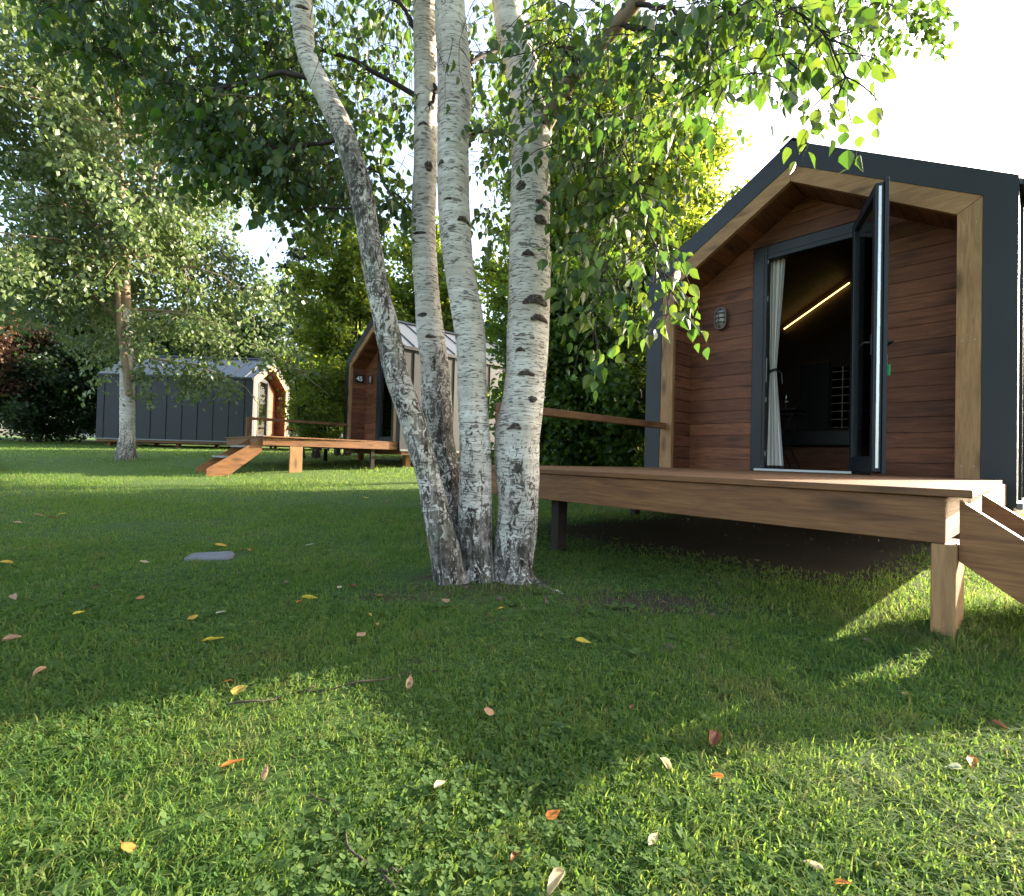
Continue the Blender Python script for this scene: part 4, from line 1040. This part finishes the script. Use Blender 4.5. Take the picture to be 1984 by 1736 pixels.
# ------------------------------------------------------------------ grass
def fnoise(X, Y, s, seed):
    r_ = np.random.default_rng(seed); o = np.zeros_like(X)
    for k in range(7):
        a, f, p = r_.uniform(0, 6.28), s*r_.uniform(.6, 1.7), r_.uniform(0, 6.28); o += np.sin((X*np.cos(a)+Y*np.sin(a))*f+p)
    return o/3.2
def build_grass():
    rng = np.random.default_rng(3)
    Vs = []; F4 = []; F3 = []; n0 = 0
    bands = [(.42, 1.1, 74000, .0025, .022, 1), (1.1, 1.8, 46000, .0029, .022, 1), (1.8, 2.9, 23000, .0036, .024, 1), (2.9, 5.0, 7000, .0045, .027, 1), (5.0, 9.5, 900, .009, .036, 0), (9.5, 20, 240, .018, .042, 0)]
    for (y0, y1, dens, w, h, fine) in bands:
        xl, xr = -1.16*y1-.5, 1.16*y1+.5
        n = int((xr-xl)*(y1-y0)*dens); X = rng.uniform(xl, xr, n); Y = rng.uniform(y0, y1, n)
        keep = (X > -1.12*Y-.45) & (X < 1.12*Y+.45)
        bm_ = bare_mask(X, Y); keep &= rng.random(n) > bm_*1.15
        for c in (CAB_A, CAB_B, CAB_C):
            u, v = to_local(c, X, Y); keep &= ~((u > UL+.2) & (u < UR-.2) & (v > .2) & (v < 5.3))
        pn = fnoise(X, Y, 5.5, 1); fine_n = fnoise(X, Y, 46, 31)+.8*fnoise(X, Y, 95, 32)+.6*fnoise(X, Y, 21, 33); keep &= rng.random(n) < np.clip(.56+.16*pn+(.34*fine_n if fine else .25), .30, 1)
        keep &= ~((np.abs(X+1.49) < .13) & (np.abs(Y-2.57) < .13))
        X, Y, pn = X[keep], Y[keep], pn[keep]; n = len(X)
        Z = g(Y)-.004
        long_ = np.clip(fnoise(X, Y, 2.2, 2)+.15, 0, 1)*.9 + np.clip((-X-.25)*1.4, 0, 1)*np.clip(2-Y, 0, 1)*.9
        uu, vv = to_local(CAB_A, X, Y); tuft = np.exp(-(((uu-2.75)/.30)**2+((vv+2.25)/.55)**2)) + .7*np.exp(-(((uu-3.15)/.3)**2+((vv+1.9)/.8)**2)) + .9*np.exp(-(((X+.10)/.36)**2+((Y-2.03)/.07)**2))
        hh = h*rng.uniform(.35, 1.3, n)**1.1*(1+2.2*tuft*rng.uniform(.3, 1, n))*(1+.55*long_); ww = w*rng.uniform(.6, 1.3, n)
        a = rng.uniform(0, 6.28, n); lean = rng.uniform(.25, 1.5, n)*(1+.5*long_)
        L = np.stack([np.cos(a), np.sin(a), np.zeros(n)], 1); a2 = a+1.57+rng.normal(size=n)*.5
        S = np.stack([np.cos(a2), np.sin(a2), np.zeros(n)], 1)*ww[:, None]/2
        B = np.stack([X, Y, Z], 1); up = np.array([0, 0, 1.])
        if fine:
            m_ = B+up*(hh*.62)[:, None]+L*(hh*lean*.28)[:, None]; t_ = B+up*(hh*(1-.28*np.minimum(lean, 1.4)))[:, None]+L*(hh*lean*.85)[:, None]
            Vs.append(np.stack([B-S, B+S, m_+S*.85, m_-S*.85, t_], 1).reshape(-1, 3)); b = n0+np.arange(n)*5
            F4.append(np.stack([b, b+1, b+2, b+3], 1)); F3.append(np.stack([b+3, b+2, b+4], 1)); n0 += 5*n
        else:
            t_ = B+up*hh[:, None]+L*(hh*lean*.6)[:, None]
            Vs.append(np.stack([B-S, B+S, t_], 1).reshape(-1, 3)); b = n0+np.arange(n)*3
            F3.append(np.stack([b, b+1, b+2], 1)); n0 += 3*n
    me = np_mesh('lawn_grass', np.concatenate(Vs), [np.concatenate(F4), np.concatenate(F3)])
    link('lawn_grass', me, MAT['grass'], kind='stuff')
    print('grass verts', n0)
build_grass()

def build_clover():
    rng = np.random.default_rng(8); Vs = []; F = []; n0 = 0
    n = 42000; Y = .45+2.9*rng.random(n)**1.25; X = rng.uniform(-1.1, 1.1, n)*(Y+.3)
    p = fnoise(X, Y, 4.2, 5)+.25*fnoise(X, Y, 11, 6)+.18*(Y < 1.3); k = (rng.random(n) < np.clip(p*.6+.34, .10, 1)) & (rng.random(n) > bare_mask(X, Y)*1.2)
    X, Y = X[k], Y[k]
    NP = 7; ang = np.linspace(-1.25, 1.25, NP-1)
    prof = np.array([(0, 0)]+[(.5+.5*math.cos(a)*1.0, .5*math.sin(a)*1.08) for a in ang])
    for (x, y) in zip(X, Y):
        h = rng.uniform(.008, .021); c = np.array([x, y, g(y)+h]); a0 = rng.uniform(0, 6.28); tl = rng.normal(size=2)*.35; s = rng.uniform(.0032, .0082)*(1+.25*(y > 1.5))
        for j in range(3):
            a = a0+j*2.094; d = np.array([math.cos(a), math.sin(a)]); sd_ = np.array([-d[1], d[0]])
            P2 = prof[:, :1]*d*s*1.25+prof[:, 1:]*sd_*s*1.25
            z = P2@tl-.15*np.abs(prof[:, 1])*s
            Vs.append(np.concatenate([c[:2]+P2, (c[2]+z)[:, None]], 1)); F.append(n0+np.arange(NP)); n0 += NP
    # broad-leaved weed rosettes
    NW = 10; V2 = []; F2 = []; m0 = n0
    spots = [on_ground(px, py) for px, py in ((1045, 1108), (1150, 1190), (1165, 1195), (1222, 1180), (1030, 1235), (1075, 1375), (1335, 1240), (1300, 1240), (680, 1135), (700, 1115), (760, 1140), (735, 1160), (645, 1100), (1040, 1190), (1370, 1370), (390, 1220), (520, 1265), (1900, 1420), (600, 1430), (1210, 1390), (190, 1430))]
    spots += [Vector((rng.uniform(-1, 1)*yy, yy, 0)) for yy in rng.uniform(.6, 3.4, 34)]
    for p in spots:
        nl = rng.integers(4, 8); a0 = rng.uniform(0, 6.28); sz = rng.uniform(.022, .045)
        for j in range(nl):
            a = a0+j*6.283/nl+rng.normal()*.25; d = np.array([math.cos(a), math.sin(a), 0]); sd_ = np.array([-d[1], d[0], 0]); el = rng.uniform(.25, .9); L = sz*rng.uniform(.7, 1.15)
            q = np.array([0, .35, .7, 1.0]); wd = np.array([.06, .2, .24, .0])*L*1.2
            cen = np.array([p.x, p.y, g(p.y)+.004])+np.outer(q*L*math.cos(el), d)+np.outer(q*L*math.sin(el)-.5*q**2*L*math.sin(el)*.9, [0, 0, 1])
            V2.append(np.concatenate([cen[:3]-wd[:3, None]*sd_, cen[:3]+wd[:3, None]*sd_, cen[3:]])); b = m0+np.arange(7)*0+0
            F2.append([(m0+0, m0+3, m0+4, m0+1), (m0+1, m0+4, m0+5, m0+2)]); F2[-1] = F2[-1]+[]; Fz.append((m0+2, m0+5, m0+6)); m0 += 7
    me = np_mesh('clover_and_weeds', np.concatenate(Vs+V2), [np.array(F), np.array([f for q in F2 for f in q]), np.array(Fz)])
    link('clover_and_weeds', me, MAT['clover'], kind='stuff')
Fz = []
build_clover()

def build_litter():
    rng = np.random.default_rng(12); n = 90
    u = rng.uniform(.1, 2.75, n); v = -rng.uniform(.1, 2.75, n)
    ca, sa = math.cos(CAB_A['yaw']), math.sin(CAB_A['yaw']); X = CAB_A['x']+u*ca-v*sa; Y = CAB_A['y']+u*sa+v*ca
    n2 = 80; X = np.concatenate([X, rng.normal(.1, .55, n2)]); Y = np.concatenate([Y, rng.normal(2.0, .25, n2)])
    P = np.stack([X, Y, g(Y)+rng.uniform(.004, .018, len(X))], 1)
    D = rng.normal(size=P.shape); D[:, 2] *= .25
    link('leaf_litter', leaf_mesh('leaf_litter', P, D, rng.uniform(.012, .035, len(P)), rng, True), MAT['litter'], kind='stuff')
build_litter()

# ------------------------------------------------------------------ fallen leaves, twigs, stone
def fallen_leaf_mat(name, c1, c2):
    t_ = NT(name); n = t_.noise(t_.coords(), 60, 4, .6)
    t_.base(t_.ramp(n, [(.35, c1), (.65, c2)]), .6, spec=.3)
    tr = t_.n('BsdfTranslucent', Color=c2); mx = t_.n('MixShader', i0=.3, i1=t_.b.outputs[0], i2=tr.outputs[0]); t_.t.links.new(mx.outputs[0], t_.out.inputs[0])
    return t_.m
LM = {'yellow': fallen_leaf_mat('yellow_leaf', (.50, .36, .03), (.62, .48, .06)), 'orange': fallen_leaf_mat('orange_leaf', (.42, .13, .03), (.55, .22, .05)),
      'tan': fallen_leaf_mat('tan_leaf', (.36, .20, .11), (.50, .30, .18)), 'cream': fallen_leaf_mat('cream_leaf', (.40, .31, .17), (.56, .46, .28)),
      'brown': fallen_leaf_mat('brown_leaf', (.14, .045, .025), (.28, .10, .05)), 'gold': fallen_leaf_mat('gold_leaf', (.45, .22, .03), (.58, .40, .05)),
      'pale': fallen_leaf_mat('pale_leaf', (.32, .36, .22), (.45, .46, .32)), 'mixed': fallen_leaf_mat('mottled_leaf', (.20, .11, .05), (.52, .42, .06))}
def fallen_leaf(px, py, size_px, colr, form, label):
    p = on_ground(px, py, .019); s = max(1.15*size_px*p.y/F_PX, .022)
    rng = np.random.default_rng(int(px*7+py)); a = rng.uniform(0, 6.28)
    nu, nv = 10, 6; V = []; F = []
    curl = {'flat': .25, 'curled': 1.6, 'folded': .9, 'upright': .7}[form]
    wrel = {'flat': .78, 'curled': .6, 'folded': .42, 'upright': .5}[form]
    for i in range(nu+1):
        q = i/nu; w = wrel*.5*math.sin(math.pi*q**.75)**.85*(1+.06*math.sin(i*4.1+px)) if 0 < q < 1 else .004
        for j in range(nv+1):
            r_ = j/nv*2-1; ang = r_*curl
            yy = w*(math.sin(ang)/curl if curl > .05 else r_); zz = w*(1-math.cos(ang))/curl*1.2 + .10*math.sin(q*3.0+px)*curl*.35 + .02*math.sin(r_*5+q*9)
            V.append(((q-.5)*s, yy*s, zz*s))
    for i in range(nu):
        for j in range(nv): k = i*(nv+1)+j; F.append((k, k+1, k+nv+2, k+nv+1))
    # stalk
    b = len(V); V += [(.5*s, -.008*s, 0), (.5*s, .008*s, 0), (.72*s, .05*s, .06*s), (.72*s, .035*s, .06*s)]; F.append((b, b+1, b+2, b+3))
    o = link('fallen_leaf', np_mesh('fallen_leaf', V, [np.array(F)], True), LM[colr], label=label, category='leaf', group='fallen leaves on the lawn')
    o.location = (p.x, p.y, p.z); tl = .35 if form != 'upright' else 1.1
    o.rotation_euler = (rng.normal()*.22, -tl*rng.uniform(.3, 1) if form == 'upright' else rng.normal()*.2, a)
    return o
for L in [
    (427, 1056, 19, 'gold', 'flat', 'golden leaf lying just behind the flat grey stone'),
    (482, 1065, 13, 'orange', 'folded', 'thin orange leaf on shaded grass right of the flat grey stone'),
    (280, 1089, 17, 'cream', 'curled', 'cream curled leaf on shaded grass left of the flat grey stone'),
    (12, 1090, 22, 'gold', 'folded', 'long golden leaf at the left edge, level with the flat grey stone'),
    (27, 1157, 26, 'tan', 'folded', 'upper of two tan leaves near the left edge of the shaded lawn'),
    (23, 1237, 27, 'tan', 'curled', 'lower of two tan leaves near the left edge of the shaded lawn'),
    (76, 1302, 24, 'tan', 'curled', 'pinkish tan leaf at lower left, just above the sunlit grass'),
    (153, 1187, 17, 'yellow', 'folded', 'small yellow leaf alone in the shaded grass at left'),
    (373, 1196, 21, 'gold', 'flat', 'round golden-orange leaf above the long bright yellow leaf'),
    (428, 1186, 20, 'pale', 'flat', 'pale greyish leaf right of the round golden-orange one'),
    (412, 1238, 34, 'yellow', 'folded', 'long bright yellow leaf, brightest in the shaded left lawn'),
    (271, 1158, 16, 'orange', 'flat', 'dull orange leaf in deep shade left of the golden-orange one'),
    (185, 1138, 15, 'brown', 'folded', 'brown leaf sunk in shaded grass at left, above the small yellow leaf'),
    (35, 1012, 14, 'tan', 'flat', 'pale tan leaf far left, near the gravel path'),
    (119, 996, 13, 'yellow', 'folded', 'small yellow leaf far left beyond the shaded grass'),
    (102, 1003, 14, 'brown', 'folded', 'reddish brown leaf far left next to a small yellow one'),
    (77, 998, 16, 'tan', 'folded', 'brownish leaf far left, leftmost of a row of three'),
    (368, 996, 11, 'yellow', 'flat', 'yellow leaf beyond the flat grey stone, below the stair of cabin 45'),
    (441, 1320, 10, 'orange', 'folded', 'tiny orange leaf just above the large mottled leaf'),
    (462, 1337, 33, 'mixed', 'flat', 'large mottled yellow and brown leaf at the end of the long twig'),
    (600, 1158, 26, 'yellow', 'curled', 'yellow leaf touching an orange one, left of the birch base'),
    (579, 1166, 24, 'orange', 'folded', 'orange leaf touching a yellow one, left of the birch base'),
    (685, 1136, 21, 'brown', 'folded', 'reddish brown leaf on bare soil left of the birch base'),
    (864, 1164, 18, 'tan', 'flat', 'round pinkish leaf directly in front of the birch base'),
    (701, 1229, 19, 'tan', 'flat', 'squarish pinkish leaf above a tuft of longer grass, front of the birch'),
    (731, 1210, 12, 'tan', 'curled', 'small tan leaf between the squarish pinkish leaf and the birch'),
    (717, 1191, 14, 'yellow', 'folded', 'dull yellow-green leaf in shade in front of the leaning trunk'),
    (709, 964, 13, 'yellow', 'flat', 'yellow leaf on the far grass between deck 45 and the birch'),
    (750, 972, 14, 'tan', 'folded', 'tan leaf on the far grass just left of the leaning trunk'),
    (757, 1008, 13, 'orange', 'folded', 'orange leaf in shade just left of the leaning trunk'),
    (600, 1055, 14, 'pale', 'folded', 'pale green leaf in the dark grass between stone and birch'),
    (658, 1137, 11, 'cream', 'flat', 'small pale yellow leaf left of the reddish brown leaf by the birch'),
    (793, 1322, 26, 'tan', 'upright', 'tan leaf standing on edge near the right end of the long twig'),
    (736, 1153, 11, 'orange', 'flat', 'tiny orange leaf on bare soil in front of the leaning trunk'),
    (970, 1178, 12, 'gold', 'folded', 'small golden leaf in front of the rightmost birch trunk'),
    (1130, 1242, 26, 'yellow', 'flat', 'bright yellow leaf alone on shaded grass right of the birch base'),
    (1383, 1432, 48, 'brown', 'curled', 'big crumpled red-brown leaf at the edge of the sunlight, right'),
    (1288, 1481, 32, 'cream', 'curled', 'large cream leaf in sunlight below the crumpled red-brown leaf'),
    (1390, 1506, 24, 'orange', 'curled', 'orange leaf in sunlight directly below the crumpled red-brown leaf'),
    (1225, 1369, 12, 'brown', 'folded', 'tiny red-brown leaf in shade left of the crumpled leaf'),
    (1286, 1166, 10, 'tan', 'flat', 'tiny tan leaf on bare ground under the deck edge'),
    (1752, 1347, 15, 'tan', 'curled', 'pinkish leaf in shade below the right deck post'),
    (1937, 1404, 24, 'brown', 'folded', 'brown leaf near the right edge below the deck stairs'),
    (1849, 1488, 28, 'pale', 'curled', 'pale grey-green leaf beside an orange one at lower right'),
    (1884, 1478, 38, 'orange', 'folded', 'long bright orange leaf in sunlight at lower right'),
    (1575, 1676, 33, 'cream', 'folded', 'cream-yellow leaf in sunlight near the bottom right'),
    (1635, 1711, 24, 'orange', 'folded', 'orange leaf near the bottom right, below the cream-yellow one'),
    (450, 1478, 36, 'orange', 'folded', 'orange-pink leaf in sunlit grass at lower left'),
    (247, 1641, 14, 'orange', 'flat', 'small orange leaf in clover near the bottom left'),
    (515, 1496, 24, 'tan', 'upright', 'tan leaf standing upright right of the orange-pink one, lower left'),
    (947, 1378, 24, 'tan', 'flat', 'flat pinkish brown leaf in shade at the centre front'),
    (852, 1520, 28, 'cream', 'curled', 'tan curled leaf on a dry patch in the centre foreground'),
    (998, 1658, 34, 'brown', 'folded', 'red-brown folded leaf near the bottom centre'),
    (1072, 1578, 28, 'orange', 'flat', 'bright red-orange leaf in sunlight, bottom centre'),
    (1265, 1625, 34, 'cream', 'folded', 'cream leaf with brown tip right of the red-orange leaf'),
    (1076, 1712, 52, 'cream', 'curled', 'large dry cream leaf curled up at the very bottom centre'),
]: fallen_leaf(*L)

def twig_thing(label, lines):
    root = None
    allp = [[Vector(on_ground(px, py, .012+.008*math.sin(i*2.1))) for i, (px, py) in enumerate(ln[0])] for ln in lines]
    o = allp[0][0]; tl = []
    for pts, ln in zip(allp, lines):
        s = spline(np.array([p-o for p in pts]), 20); s[:, 2] += .003*np.sin(np.arange(20)*1.3); tl.append((s, np.linspace(ln[1], ln[2], 20)))
    ob = link('fallen_twig', tubes_mesh('fallen_twig', tl, 7), MAT['bark_dark'], label=label, category='twig', group='fallen twigs on the lawn')
    ob.location = o
twig_thing('long thin reddish twig lying across the grass in front of the birch', [([(437, 1366), (500, 1358), (560, 1346), (640, 1334), (720, 1318), (800, 1305), (850, 1297)], 0.0024, .0014), ([(585, 1342), (600, 1334), (612, 1322)], .0016, .001)])
twig_thing('dark curved forked twig lying in sunlit grass at the bottom centre', [([(775, 1736), (745, 1700), (730, 1685), (700, 1668), (682, 1648), (665, 1600), (640, 1560), (600, 1535)], .0019, .001), ([(735, 1688), (765, 1686), (790, 1680), (800, 1665)], .0014, .001)])

m = MB(); o = Vector(on_ground(408, 1080)); rng_ = np.random.default_rng(2); n = 18; top = []; bot = []; mid = []
for k in range(n):
    a = 2*math.pi*k/n; c, s = math.cos(a), math.sin(a); rr = 1/max(abs(c)/.105, abs(s)/.085)*(1+rng_.normal()*.03)
    rr = min(rr, .118); x, y = rr*c, rr*s; x2, y2 = x*.94-y*.35, y*.94+x*.35
    top.append((x2*.93, y2*.93, .030+rng_.normal()*.0015)); mid.append((x2, y2, .022)); bot.append((x2*1.03, y2*1.03, -.03))
m.add(top+mid+bot+[(0, 0, .033)], [(3*n, k, (k+1) % n) for k in range(n)] + [(k, n+k, n+(k+1) % n, (k+1) % n) for k in range(n)] + [(n+k, 2*n+k, 2*n+(k+1) % n, n+(k+1) % n) for k in range(n)])
st = m.build('flat_stone', MAT['stone'], label='flat grey stone set flush in the shaded lawn', category='stone'); st.location = o - Vector((0, 0, .016))
